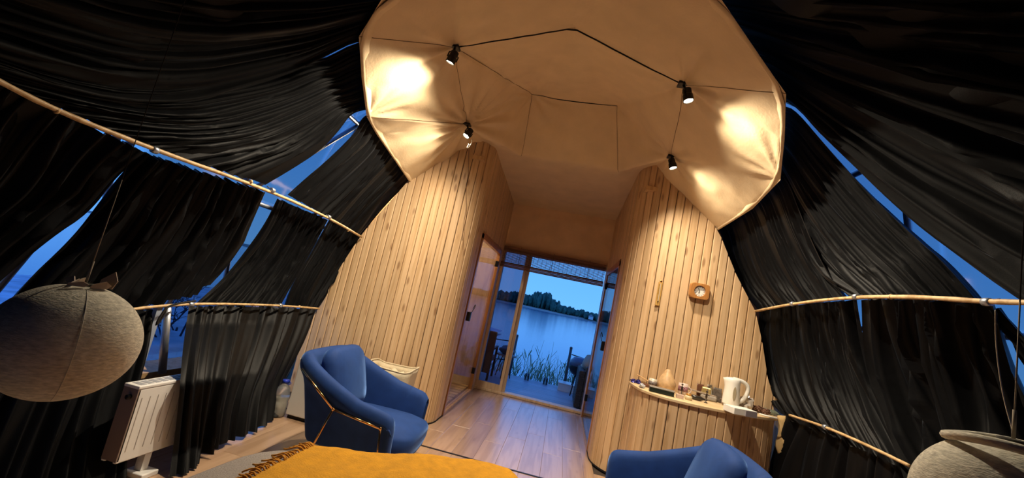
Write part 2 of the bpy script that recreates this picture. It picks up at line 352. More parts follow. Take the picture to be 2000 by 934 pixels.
# ---- doors
def side_door(name, label, X, y0, y1, sgn, opn=0):
    d = structure(name, label)
    w_ = 0.05; xa, xb = (X-.03, X+.022) if sgn > 0 else (X-.022, X+.03)
    fr = MB().box((xa, y0-w_, 0), (xb, y0, DOORH)).build('jamb', HONEY if sgn > 0 else HONEY, d)
    MB().box((xa, y1, 0), (xb, y1+w_, DOORH)).build('jamb', HONEY, d)
    MB().box((xa, y0-w_, DOORH-.05), (xb, y1+w_, DOORH+.02)).build('head', HONEY, d)
    MB().box((xa, y0, -.01), (xb, y1, 0.03)).build('sill', PINE_P, d)
    lf = MB().box((X-.012, y0+.005, .035), (X+.002, y1-.005, DOORH-.055)).build('pane', PANE, d)
    for q in (y0+.40, y0+.43):
        pass
    hb = MB().box((X-.02 if sgn > 0 else X-.05, y0+.07, .99), (X+.05 if sgn > 0 else X+.02, y0+.12, 1.09)).build('handle', BLACKM, d, bevel=.006)
    for z in (0.25, 1.72):
        MB().box((X-.012 if sgn > 0 else X-.03, y1-.08, z), (X+.03 if sgn > 0 else X+.012, y1-.04, z+.08)).build('hinge', BLACKM, d, bevel=.004)
    pts = [(X+.05*sgn, y0+.10, 1.09), (X+.07*sgn, y0+.13, 1.15), (X+.06*sgn, y0+.17, 1.19), (X+.04*sgn, y0+.18, 1.13)]
    MB().tube(smooth_poly(pts, 12), .004, 6).build('key_cord', BLACKM, d, smooth=True)
    return d
side_door('door_2', 'frameless glass washroom door in an orange timber frame', WLX, 4.70, 6.05, 1)
side_door('door_3', 'glass storeroom door in a timber frame on the right', WRX, 4.78, 6.05, -1)
DY0 = 6.36
d1 = structure('door_1', 'lake door with one screened leaf and one open half')
MB().box((WLX, DY0-.02, 0), (WLX+.045, DY0+.09, 2.06)).build('jamb', PALE, d1)
MB().box((0.507, DY0-.02, 0), (0.55, DY0+.09, 2.06)).build('jamb', DARKW, d1)
MB().box((WLX, DY0-.02, 2.0), (0.52, DY0+.09, 2.07)).build('head', PALE, d1)
MB().box((-0.665, DY0-.01, 0.03), (-0.625, DY0+.035, 2.0)).build('mullion', PALE, d1)
MB().box((-0.626, DY0+.03, 0.03), (-0.580, DY0+.08, 2.0)).build('mullion', PALE, d1)
MB().box((WLX, DY0-.03, 0), (0.52, DY0+.12, 0.035)).build('threshold', PALE, d1, bevel=.006)
MB().box((WLX+.045, DY0-.005, 0.03), (-0.665, DY0+.03, 0.12)).build('bottom_rail', PALE, d1)
MB().box((WLX+.045, DY0+.01, 0.12), (-0.665, DY0+.016, 2.0)).build('pane', PANE_T, d1)

# ---- knee wall, sill and steel ribs of the dome
kw = structure('wall_knee', 'low timber curb with sill around the dome')
for sgn in (-1, 1):
    ys = np.linspace(0.4, 3.5, 20); P = []
    for z in (0.0, 0.40):
        P.append([(DX+sgn*(DA+.12)*(1-((y-DY)/DL)**4)**.5, y, z) for y in ys])
    MB().grid(np.array(P)).build('curb', PINE_P, kw, solid=.03)
    P = np.array([[(DX+sgn*(DA+o)*(1-((y-DY)/DL)**4)**.5, y, .42) for y in ys] for o in (-.02, .2)])
    MB().grid(P).build('sill', PINE_P, kw, solid=.03)
frame = thing('dome_frame', 'galvanised steel tube ribs of the dome behind the curtains', 'frame')
def shell(th, y, s):   # th: 0 = left foot, 1 = right foot
    g = max(1-((y-DY)/(DL*s))**4, 0)**.5
    q = th*2-1; flat = 0.18
    if abs(q) > 1-flat:
        z = (1-abs(q))/flat*DZ; return np.array([DX+math.copysign(DA*s*g, q), y, z])
    a = q/(1-flat)*PI/2; return np.array([DX+DA*s*g*math.sin(a), y, DZ+DB*s*g*math.cos(a)])
rings = [0.0, 0.185, 0.285, 0.39]
ny = [0.55, 1.45, 2.35, 3.25, 4.15]
for mir in (0, 1):
    for i, th in enumerate(rings):
        T = lambda q: (1-q) if mir else q
        sh = 0.45*(i % 2)
        for j in range(len(ny)):
            a = shell(T(th), ny[j]+sh, 1.10)
            if j+1 < len(ny): MB().tube([a, shell(T(th), ny[j+1]+sh, 1.10)], .018, 8).build('strut', STEEL, frame, smooth=True)
            if i+1 < len(rings):
                for dj in ((0, -1) if i % 2 == 0 else (1, 0)):
                    k = j+dj
                    if 0 <= k < len(ny): MB().tube([a, shell(T(rings[i+1]), ny[k]+.45*((i+1) % 2), 1.10)], .018, 8).build('strut', STEEL, frame, smooth=True)
P = np.array([[shell(t, y, 1.12) for t in np.linspace(0, .37, 24)] for y in np.linspace(0.2, 4.1, 24)])
P2 = np.array([[shell(1-t, y, 1.12) for t in np.linspace(0, .37, 24)] for y in np.linspace(0.2, 4.1, 24)])
memb = MB().grid(P).grid(P2).build('wall_membrane', FILM, smooth=True); tag(memb, 'clear vinyl dome skin behind the curtains', None, None, 'structure')

# ---- beige canvas hood
H = {}
def hp(k, x, y, Y): H[k] = aty(x, y, Y)
hp('L0', 797, 356, 4.10); hp('L1', 765, 305, 3.62); hp('L1b', 735, 262, 3.25); hp('L2', 716, 228, 2.95); hp('L3', 706, 150, 2.55); hp('L4', 701, 72, 2.25); hp('L5', 745, 0, 2.05)
H['T0'] = np.array([-0.80, 1.92, 3.0]); H['T1'] = np.array([-0.30, 1.86, 3.08]); H['T2'] = np.array([0.10, 1.88, 3.04])
hp('R5', 1410, 0, 1.95); hp('R4', 1475, 95, 2.1); hp('R3', 1535, 183, 2.25); hp('R2', 1533, 270, 2.55); hp('R1', 1524, 352, 2.85); hp('R0b', 1470, 408, 3.5); hp('R0', 1406, 450, 4.10)
hp('A', 888, 92, 2.8); hp('Cc', 1120, 57, 2.72); hp('B', 1335, 165, 2.8); hp('D', 912, 243, 3.75); hp('E', 1312, 306, 3.75)
hp('G', 1040, 185, 4.0); hp('Hh', 1205, 207, 4.0); hp('G2', 1018, 305, 4.45); hp('H2', 1208, 335, 4.45)
H['WL'] = np.array([-1.14, 4.24, 2.82]); H['WLp'] = np.array([WLX-.05, 4.42, 2.815]); H['BL'] = np.array([WLX-.03, 6.36, 2.725])
H['L0'] += np.array([0, .05, .01]); H['R0'] += np.array([0, .05, .01]); H['WR'] = np.array([0.62, 4.34, 2.91]); H['WRm'] = aty(1300, 348, 4.14)+np.array([0, .04, .01]); H['WRp'] = np.array([WRX+.05, 4.6, 2.90]); H['BR'] = np.array([WRX+.03, 6.36, 2.755])
tris = ['L4 L5 A', 'L5 T0 A', 'T0 T1 A', 'T1 Cc A', 'T1 T2 Cc', 'T2 B Cc', 'T2 R5 B', 'R5 R4 B', 'R4 R3 B', 'L4 A L3', 'L3 A L2', 'L2 A D', 'L2 D L1b', 'L1b D L1', 'L1 D L0', 'L0 D WL',
        'R3 R2 B', 'R2 R1 B', 'R1 E B', 'R1 R0b E', 'R0b R0 E', 'R0 WRm E', 'WRm WR E', 'A Cc G', 'Cc Hh G', 'Cc B Hh', 'A G D', 'B E Hh', 'D G G2', 'D G2 WL', 'WL G2 WLp',
        'G Hh H2', 'G H2 G2', 'E H2 Hh', 'E WR H2', 'WR WRp H2', 'WLp G2 BL', 'G2 H2 BR', 'G2 BR BL', 'H2 WRp BR']
ks = list(H); bm = bmesh.new(); vv = {k: bm.verts.new(H[k]) for k in ks}
for t in tris: bm.faces.new([vv[k] for k in t.split()])
bmesh.ops.recalc_face_normals(bm, faces=bm.faces)
for _ in range(5): bmesh.ops.subdivide_edges(bm, edges=bm.edges[:], cuts=1, use_grid_fill=True)
bm.verts.ensure_lookup_table()
bnd = {v.index for e_ in bm.edges if e_.is_boundary for v in e_.verts}
hubs = [(Vector(H['A']), .012, 9, .75), (Vector(H['B']), .012, 9, .8), (Vector(H['D']), .020, 15, .8), (Vector(H['E']), .009, 9, .6), (Vector(H['L2']), .006, 12, .5), (Vector(H['R1']), .005, 11, .5), (Vector(H['G']), .012, 10, .6)]
pin = [h[0] for h in hubs]+[Vector(H['Cc']), Vector(H['Hh'])]
for it in range(3):
    new = {}
    for v in bm.verts:
        if v.index in bnd: continue
        k = min((v.co-p).length for p in pin); f_ = min(1, k/.15)*.6
        av = sum((e_.other_vert(v).co for e_ in v.link_edges), Vector())/len(v.link_edges); new[v] = v.co.lerp(av, f_)
    for v, c in new.items(): v.co = c
bm.normal_update(); disp = {}
for v in bm.verts:
    d_ = 0.0; n_ = v.normal
    for hc, am, kf, rad in hubs:
        q = v.co-hc; q = q-n_*q.dot(n_); r_ = q.length
        if r_ < 1e-4 or r_ > rad*2: continue
        u_ = n_.orthogonal().normalized() if abs(n_.z) > .99 else n_.cross(Vector((0, 0, 1))).normalized(); w_ = n_.cross(u_)
        a_ = math.atan2(q.dot(w_), q.dot(u_)); d_ += am*math.exp(-(r_/rad)**2*2.2)*min(1, r_/.12)*math.sin(kf*a_+3*noise.noise(Vector((a_*1.5, hc.x*7, hc.z*3))))
    d_ += 0.012*noise.noise(v.co*2.6)+0.0035*noise.noise(v.co*9)
    disp[v] = d_*(0.15 if v.index in bnd else 1)
for v, d_ in disp.items(): v.co += v.normal*d_
me = bpy.data.meshes.new('ceiling_hood'); bm.to_mesh(me); bm.free(); me.materials.append(LINER)
for p in me.polygons: p.use_smooth = True
hood = bpy.data.objects.new('ceiling', me); C.objects.link(hood); tag(hood, 'beige canvas hood stretched over the entrance and passage', None, None, 'structure')
# rear fabric above the lake door
ys = []
P = np.zeros((14, 30, 3))
for i in range(14):
    for j in range(30):
        u = j/29; v = i/13; x = WLX+u*(WRX-WLX); zt = 2.73+.03*u; z = 2.04+v*(zt-2.04)
        P[i, j] = (x, 6.335+.012*noise.noise(Vector((x*3, z*5, 1)))-.02*math.exp(-((z-2.55-.08*u)/.05)**2)*u, z)
MB().grid(P).build('rear_panel', LINER_D, hood, smooth=True)
# hem of the hood
def hem(keys, inward):
    c = smooth_poly([H[k] for k in keys], 70, 1); P = []
    for i, p in enumerate(c):
        dn = dome_n(p[None])[0]; t = c[min(i+1, 69)]-c[max(i-1, 0)]; t /= np.linalg.norm(t); s_ = np.cross(t, dn)*inward
        wv = .012*noise.noise(Vector((i*.35, 0, inward)))
        P.append([p+dn*.002, p+dn*(.012+.5*wv)-s_*.010, p+dn*.002-s_*.030, p-dn*.006-s_*(.062+wv), p-dn*.03-s_*(.074+wv)])
    return MB().grid(np.array(P))
hem(['L0', 'L1', 'L1b', 'L2', 'L3', 'L4', 'L5', 'T0', 'T1'], -1).build('hem', LINER, hood, smooth=True)
hem(['T1', 'T2', 'R5', 'R4', 'R3', 'R2', 'R1', 'R0b', 'R0'], -1).build('hem', LINER, hood, smooth=True)
# dark gaps along the struts and stitched seams
def near_hood(pts, dz):
    dg = bpy.context.evaluated_depsgraph_get(); out = []
    for p in pts:
        ok, loc, nn, ix = hood.closest_point_on_mesh(Vector(p))
        d = (Vector(EYEV)-loc).normalized(); out.append(loc+d*dz)
    return out
bpy.context.view_layer.update()
def seam(keys, r, dz=.004, taper=True, mt=BLACKS):
    c = near_hood(poly_resample([H[k] for k in keys], 24), dz); rr = [r*(1 if not taper else (.35+.65*math.sin(PI*min(max(i/23, .04), .96)))) for i in range(24)]
    MB().tube(c, rr, 6).build('seam', mt, hood, smooth=True)
seam(['A', 'Cc', 'B'], .0055, taper=False); seam(['G', 'Hh'], .0045)
THREAD = mat('seam_thread', (0.12, 0.06, 0.025), .9)
for k in (['L4', 'A'], ['A', 'D'], ['B', 'R3'], ['B', 'E'], ['G', 'G2'], ['Hh', 'H2'], ['D', 'L2'], ['A', 'G']): seam(k, .0017, .002, False, THREAD)

# ================================================================== CURTAINS
def coons(A, B, Cc=None, Dd=None, nu=100, nv=40):
    A = smooth_poly(A, nu); B = smooth_poly(B, nu)
    Cc = smooth_poly(Cc if Cc is not None else [A[0], B[0]], nv); Dd = smooth_poly(Dd if Dd is not None else [A[-1], B[-1]], nv)
    u = np.linspace(0, 1, nu)[None, :, None]; v = np.linspace(0, 1, nv)[:, None, None]
    # make corners agree
    c00 = (A[0]+Cc[0])/2; c10 = (A[-1]+Dd[0])/2; c01 = (B[0]+Cc[-1])/2; c11 = (B[-1]+Dd[-1])/2
    return ((1-v)*A[None]+v*B[None]+(1-u)*Cc[:, None]+u*Dd[:, None]
            - ((1-u)*(1-v)*A[0]+u*(1-v)*A[-1]+(1-u)*v*B[0]+u*v*B[-1]))
def curtain(label, A, B, Cc=None, Dd=None, folds=20, amp=.02, s=1.0, floor_end=False, seed=0, gather=(1, 1), wave=.5, group='black drapes lining the dome', nv=44, drape=0.0, hood_end=None):
    if hood_end is not None: k_ = np.linspace(0, 1, nv)[:, None]; k_ = k_ if hood_end else 1-k_; s = s+.05*k_**3+np.zeros((nv, folds*8+1))
    nu = folds*8+1; px = coons(A, B, Cc, Dd, nu, nv); d = rays(px); r_ = np.random.RandomState(seed+5)
    if floor_end:
        t0 = dome_t(d[0], s); t1 = np.minimum((0.012-EYE)/d[-1][:, 2], dome_t(d[-1], s)); vv_ = np.linspace(0, 1, nv)[:, None]
        t = 1/((1-vv_)/t0[None]+vv_/t1[None])
        if drape:
            tx = -1.925/d[..., 0]; zx = EYE+d[..., 2]*tx; wg = np.clip((.82-zx)/.34, 0, 1)*np.clip((.85-np.linspace(0, 1, nu)[None])/.6, 0, 1); t = t*(1-wg)+np.minimum(t, tx)*wg
    else: t = dome_t(d, s)
    P = EYEV+d*t[..., None]; nrm = dome_n(P)
    u = np.linspace(0, 1, nu)[None, :]; v = np.linspace(0, 1, nv)[:, None]
    warp = u+0.35/folds*np.sin(2*PI*(u*folds*.23+r_.rand()))+0.25/folds*np.sin(2*PI*(u*folds*.41+r_.rand())+wave*2*v)
    ph = PI*folds*warp+wave*np.sin(2*PI*v*.7+r_.rand()*6+u*9)
    f_ = 1-2*np.abs(np.sin(ph))**.75+.45*np.sin(ph*.37*2+r_.rand()*6+v*1.5)+.35*np.sin(ph*1.61*2+v*2+r_.rand()*6)
    if floor_end: f_ = .9*np.sin(ph*1.0)+.5*np.sin(ph*.37*2+v*1.5)+.3*np.sin(ph*1.61+v*3)
    if hood_end is not None: gather = (gather[0], .45) if hood_end else (.35, gather[1])
    am = amp*1.55*(gather[0]*(1-v)+gather[1]*v)*(.65+.6*np.sin(2*PI*(u*folds*.09+r_.rand()))**2)
    edge = np.minimum(1, np.minimum(u, 1-u)*folds*1.2)
    P = P+nrm*(f_*am*(.4+.6*edge))[..., None]
    if floor_end: P[..., 2] = np.maximum(P[..., 2], .008)
    o = MB().grid(P).build('curtain', VELVET_K, smooth=True)
    return tag(o, label, 'curtain', group)
curtain('black drape above the left bamboo rods, gathered at the hood top', [(880, -160), (775, 5), (722, 84)], [(-260, -700), (-260, -300), (-260, 50)], None, [(722, 84), (690, 82), (630, 114), (560, 150), (300, 225), (0, 150), (-260, 50)], folds=26, amp=.028, s=.99, seed=1, hood_end=0, gather=(.4, 1.2))
curtain('black drape fanning from the hood edge down to the upper left rod', [(722, 84), (728, 150), (736, 214)], [(-230, 30), (0, 164), (300, 296), (526, 368)], [(722, 80), (690, 85), (650, 107), (628, 117), (600, 118), (500, 158), (200, 190), (-230, 25)], [(736, 214), (712, 216), (686, 224), (662, 258), (626, 296), (576, 330), (522, 364)], folds=24, amp=.022, seed=2, hood_end=0, gather=(.5, 1.0))
curtain('short black drape between the upper left rod and the hood corner', [(562, 381), (640, 424), (704, 462)], [(732, 222), (772, 276), (812, 348)], [(562, 381), (612, 336), (664, 290), (697, 254), (708, 226), (732, 222)], [(704, 462), (750, 405), (796, 359), (812, 348)], folds=17, amp=.016, seed=3, hood_end=1, gather=(.8, .8))
curtain('darkest black drape at the far left below the upper rod', [(-170, 75), (0, 165), (290, 301)], [(-420, 520), (-250, 580), (-60, 615)], None, [(290, 301), (233, 344), (180, 416), (102, 466), (0, 556), (-60, 615)], folds=14, amp=.02, seed=4)
curtain('black drape swept aside behind the hanging felt ball', [(285, 301), (400, 340), (516, 374)], [(-20, 640), (150, 632), (280, 600), (370, 582), (415, 558)], [(285, 301), (262, 324), (237, 352), (184, 421), (142, 468), (37, 563), (-20, 640)], [(516, 374), (500, 420), (474, 475), (443, 527), (415, 558)], folds=16, amp=.022, s=.995, seed=5)
curtain('black drape between the two left rods beside the bright slit', [(543, 389), (590, 410), (640, 430)], [(383, 594), (460, 598), (546, 599)], [(543, 389), (518, 440), (474, 500), (430, 552), (383, 594)], [(640, 430), (600, 506), (563, 570), (546, 599)], folds=17, amp=.016, seed=6)
curtain('narrow black drape between the left rods against the pine wall', [(644, 430), (675, 446), (704, 461)], [(556, 599), (590, 600), (622, 602)], [(644, 430), (612, 486), (588, 524), (566, 566), (556, 599)], [(704, 461), (684, 500), (660, 540), (622, 602)], folds=11, amp=.014, seed=7)
curtain('long black drape hanging from the lower left rod to the floor', [(371, 598), (450, 598), (540, 600), (616, 603)], [(330, 932), (386, 912), (400, 880), (470, 852), (508, 838), (541, 812)], [(371, 598), (356, 690), (347, 790), (330, 932)], [(616, 603), (600, 652), (572, 708), (549, 748), (541, 812)], folds=24, amp=.015, floor_end=True, seed=8, gather=(.8, 1.2), drape=.8)
curtain('black drape behind the felt ball reaching the floor by the radiator', [(60, 632), (180, 614), (300, 603)], [(-140, 1010), (60, 975), (243, 945)], None, [(300, 603), (289, 680), (264, 765), (247, 850), (243, 945)], folds=16, amp=.018, floor_end=True, seed=9, gather=(.5, 1.2))
curtain('large black drape at the upper right fanning from the hood edge', [(1300, -150), (1385, 5), (1455, 108), (1520, 200)], [(2330, -420), (2330, 150), (2300, 500), (2260, 780)], None, [(1520, 200), (1548, 200), (1610, 270), (1700, 362), (1812, 462), (1880, 514), (1962, 578), (2260, 780)], folds=26, amp=.032, s=.99, seed=10, hood_end=0, gather=(.4, 1.3))
curtain('black drape below the long blue slit on the right', [(1520, 208), (1518, 280), (1508, 348)], [(1908, 590), (1800, 584), (1672, 583)], [(1520, 208), (1548, 209), (1606, 276), (1702, 382), (1800, 476), (1836, 506), (1896, 574), (1908, 590)], [(1500, 352), (1515, 362), (1540, 440), (1590, 530), (1668, 584)], folds=20, amp=.018, seed=11, hood_end=0, gather=(.6, 1))
curtain('black drape gathered at the right hood corner above the right rod', [(1510, 335), (1468, 386), (1398, 444)], [(1654, 584), (1570, 592), (1481, 606)], [(1510, 335), (1536, 345), (1566, 425), (1606, 510), (1654, 584)], [(1398, 444), (1410, 458), (1424, 520), (1448, 570), (1481, 606)], folds=20, amp=.015, s=.995, seed=12, hood_end=0, gather=(.8, .8))
curtain('black drape below the right rod beside the kettle', [(1481, 608), (1560, 595), (1672, 586)], [(1544, 822), (1650, 862), (1790, 928)], [(1481, 608), (1478, 680), (1489, 748), (1512, 796), (1544, 822)], [(1672, 586), (1688, 680), (1730, 800), (1790, 928)], folds=19, amp=.017, seed=13)
curtain('wide pleated black drape below the right rod above the right felt ball', [(1684, 586), (1800, 585), (1938, 594)], [(1780, 960), (1900, 1000), (2080, 960)], [(1684, 586), (1688, 680), (1724, 800), (1780, 960)], [(1938, 594), (1964, 688), (2000, 780), (2080, 960)], folds=10, amp=.03, s=.985, seed=14, gather=(.7, 1.2))
curtain('black strip of drape at the right frame edge between blue gaps', [(1936, 606), (1948, 602)], [(2120, 905), (2120, 800)], folds=3, amp=.012, seed=15)
curtain('black drape past the right frame edge beyond the blue gap', [(2070, 598), (2200, 596), (2400, 590)], [(2170, 960), (2350, 1030), (2600, 1100)], folds=9, amp=.026, seed=17)
curtain('low black drape under the lowest right rod beside the counter', [(1536, 806), (1650, 848), (1800, 915)], [(1490, 965), (1620, 1040), (1790, 1130)], [(1536, 806), (1512, 880), (1490, 965)], None, folds=20, amp=.015, floor_end=True, seed=16, gather=(.6, 1.2))
# drapes behind the camera close the dome
P = []
for i, y in enumerate(np.linspace(-2.38, 1.0, 50)):
    row = []
    for t in np.linspace(0, 1, 200):
        top = math.sin(PI*t)**1.5; yy = y if y < 0 else y*(1.0+1.0*top); row.append(shell(t, yy, 1.01+.01*math.sin(t*150+.4*math.sin(yy*3))))
    P.append(row)
tag(MB().grid(np.array(P)).build('curtain', VELVET_K, smooth=True), 'black drapes closing the dome behind the bed', 'curtain', 'black drapes lining the dome')

# ---- bamboo curtain rods
def rod(label, px, clamps, joints=(), r=.011, s=.975):
    c = on_dome(smooth_poly(px, 48), s); base = c[len(c)//2]
    t = thing('curtain_rod', label, 'curtain rod', base, 0, 'bent bamboo curtain rods')
    MB().tube(c, [r*(1+.06*math.sin(i*1.3)) for i in range(48)], 8).build('rod', BAMB, t, smooth=True)
    for q in clamps:
        p = on_dome(np.array(q, float), s); i = int(np.argmin(np.linalg.norm(c-p, axis=1))); a = c[max(i-1, 0)]; b = c[min(i+1, 47)]; ax = (b-a)/np.linalg.norm(b-a)
        g = MB().lathe([(.013, -.016), (.017, -.014), (.018, 0), (.017, .014), (.013, .016)], p, 12, ax)
        k = dome_n(p[None])[0]; g.tube([p, p-k*.05], .006, 6); g.build('clamp', STEEL, t, smooth=True)
    for q in joints:
        p = on_dome(np.array(q, float), s); i = int(np.argmin(np.linalg.norm(c-p, axis=1))); a = c[max(i-1, 0)]; b = c[min(i+1, 47)]; ax = (b-a)/np.linalg.norm(b-a)
        MB().lathe([(r*1.02, -.006), (r*1.3, 0), (r*1.02, .006)], p, 10, ax).build('joint', BAMB, t, smooth=True)
    return t
rod('upper left bamboo rod sloping down to the pine wall', [(-120, 95), (0, 160), (110, 216), (300, 292), (520, 370), (640, 424), (706, 463)], [(302, 293), (532, 372), (642, 424)], [(110, 216), (490, 355), (680, 450)])
rod('lower left bamboo rod above the window and floor drape', [(120, 628), (265, 602), (370, 594), (450, 594), (548, 597), (624, 603)], [(372, 595), (547, 597)], [(585, 599)], r=.009)
rod('right bamboo rod running level below the long blue slit', [(1476, 608), (1550, 593), (1670, 580), (1800, 580), (1930, 590), (2080, 592), (2380, 585)], [(1548, 594), (1672, 580), (1928, 590)], [(1740, 580)], r=.011)
rod('lowest right bamboo rod beside the counter end', [(1542, 811), (1612, 834), (1690, 868), (1776, 910)], [(1612, 835)], r=.009)

# ================================================================== SPOTLIGHTS
def spot(label, key, look, px, Y, power, cone, aim_lens=None):
    hub = Vector(near_hood([H[key]], .01)[0]); ctr = Vector(aty(*px, Y)); ax = (Vector(look)-ctr).normalized()
    t = thing('ceiling_spotlight', label, 'spotlight', hub, 0, 'black spotlights on the canvas hood')
    MB().cbox(hub, (.07, .07, .018)).build('mount', BLACKM, t, bevel=.004)
    side = ax.orthogonal().normalized()
    g = MB().tube([hub, ctr-ax*.01+side*.0], .008, 8)
    for sg in (-1, 1): g.tube([hub+(ctr-hub)*.4, ctr+side*.037*sg-ax*.02, ctr+side*.037*sg+ax*.015], .005, 6)
    g.build('bracket', BLACKM, t)
    MB().lathe([(.001, -.045), (.024, -.045), (.028, -.04), (.028, -.005), (.032, 0), (.034, .035), (.034, .042), (.029, .042), (.028, .030)], ctr, 20, ax).build('body', BLACKM, t, smooth=False)
    MB().lathe([(.001, .0), (.014, .003), (.0275, .0)], ctr+ax*.034, 16, ax).build('lens', mat('lamp_lens', (1, .9, .7), .3, emit=((1, .86, .62), 60.0)), t, smooth=True)
    L = bpy.data.lights.new('lamp_beam', 'SPOT'); L.energy = power; L.color = LAMP_COL; L.spot_size = math.radians(cone); L.spot_blend = 1.0; L.shadow_soft_size = .025
    lo = bpy.data.objects.new('lamp_beam', L); C.objects.link(lo); lo.parent = t; lo.location = ctr+ax*.046-hub; lo.rotation_mode = 'QUATERNION'; lo.rotation_quaternion = Vector((0, 0, -1)).rotation_difference(ax)
    return t
spot('black spotlight at the upper left of the hood by the dark seam', 'A', aty(884, 112, 2.74)+np.array([-.29, .14, -.95]), (884, 112), 2.74, LAMP_W*5.6, 144)
spot('glaring spotlight at the upper right of the hood', 'B', aty(1343, 186, 2.72)+np.array([.26, -.06, -.96]), (1343, 186), 2.72, LAMP_W*5.6, 144)
spot('glaring spotlight just above the left pine wall', 'D', aty(915, 260, 3.70)+np.array([-.32, -.28, -.90]), (915, 260), 3.70, LAMP_W*2.3, 144)
spot('small black spotlight just above the right pine wall', 'E', aty(1313, 320, 3.70)+np.array([.30, -.12, -.94]), (1313, 320), 3.70, LAMP_W*2.7, 140)

# ================================================================== FURNITURE
# ---- bed with mustard throw
BX, BY, BZ = -0.40, 0.90, 0.50
_bo = [(-1.15, 1.55), (-1.12, 1.83), (-0.95, 1.935), (-0.30, 2.25), (-0.11, 2.31), (-0.04, 2.18), (0.25, 1.55), (0.45, 0.9), (0.50, -0.05), (0.38, -0.22), (-1.05, -0.22), (-1.19, -0.08), (-1.18, 0.9)]
def bed_outline(n):
    p = np.array(_bo+[_bo[0]])
    for _ in range(2):
        q = []
        for a, b in zip(p[:-1], p[1:]): q += [a*.75+b*.25, a*.25+b*.75]
        p = np.array(q+[q[0]])
    return poly_resample(p, n+1)[:n]
BED_OUT = bed_outline(96)
bed = thing('bed', 'low bed with rounded end under a grey bedspread', 'bed', (BX, BY, 0))
prof = [(.0, .0), (.92, .0), (.93, .02), (.93, .16), (.925, .17), (0, .17)]
def bed_loft(prof, n=96):
    return MB().grid(np.array([[(BX+(q[0]-BX)*r, BY+(q[1]-BY)*r, z) for q in BED_OUT] for r, z in prof]), closed_u=True)
bed_loft([(.01, .02), (.92, .02), (.92, .18), (.01, .18)]).build('base', DARKW, bed)
bed_loft([(.01, .18), (.985, .18), (1.0, .20), (1.003, .40), (.998, .455), (.98, .485), (.95, .497), (.8, BZ), (.01, BZ)]).build('bedspread', BEDG, bed, smooth=True)
throw = thing('throw_blanket', 'mustard yellow wool throw with a fringed edge on the bed', 'blanket', (BX, 1.4, BZ))
_top = sorted([tuple(q) for q in BED_OUT if q[1] > 1.0 or (q[0] > 0 and q[1] > .2)])
_top = [q for q in _top if not (q[0] < -1.0 and q[1] < 1.75)]
def edge_y(x): return float(np.interp(x, [q[0] for q in _top], [q[1] for q in _top]))
nx, ny_ = 120, 90; P = np.zeros((ny_, nx, 3)); x0, x1 = -0.935, 0.30
for i in range(ny_):
    for j in range(nx):
        x = x0+(x1-x0)*j/(nx-1); q = 0.35+(2.75-.35)*i/(ny_-1); ye = edge_y(x)+.012; rr = .07; lift = .016
        lump = .014*noise.noise(Vector((x*3.2, q*3.2, 3)))+.006*noise.noise(Vector((x*9, q*9, 5)))+.010*math.sin(x*7+q*5+2*noise.noise(Vector((x*2, q*2, 0))))*.6
        s_ = q-(ye-rr)
        if s_ < 0: p = (x, q, BZ+lift+lump)
        elif s_ < rr*PI/2: a = s_/rr; p = (x, ye-rr+rr*math.sin(a), BZ+lift-rr*(1-math.cos(a))+lump*math.cos(a))
        else: p = (x, ye+.02*noise.noise(Vector((x*6, q, 9)))+.008, BZ+lift-rr-(s_-rr*PI/2))
        P[i, j] = (p[0], p[1], max(p[2], .03))
MB().grid(P).build('wool_cloth', MUST, throw, smooth=True, solid=.008)
fr = MB()
for k in range(92):
    q = 0.9+1.12*k/91; r_ = random.random
    ye = edge_y(x0); zz = BZ+.016+.012*noise.noise(Vector((x0*3.2, q*3.2, 3)))
    if q > ye-.05: zz -= (q-ye+.05)*.7
    p0 = Vector((x0+.01, q, zz)); dirx = -.045-.05*r_(); dy = (r_()-.5)*.06
    pts = [p0, p0+Vector((dirx*.35, dy*.2, .012+.012*r_())), p0+Vector((dirx*.75, dy*.8+.012*(r_()-.5), .010*r_()-.006)), p0+Vector((dirx, dy+.02*(r_()-.5), -.006-.006*r_()))]
    fr.tube(smooth_poly(pts, 8, 1), .0034, 5)
tag(fr.build('fringe', mat('mustard_fringe', (0.45, 0.18, 0.008), .95, var=.2, var_scale=30), throw, smooth=True), None, None, None, 'stuff')

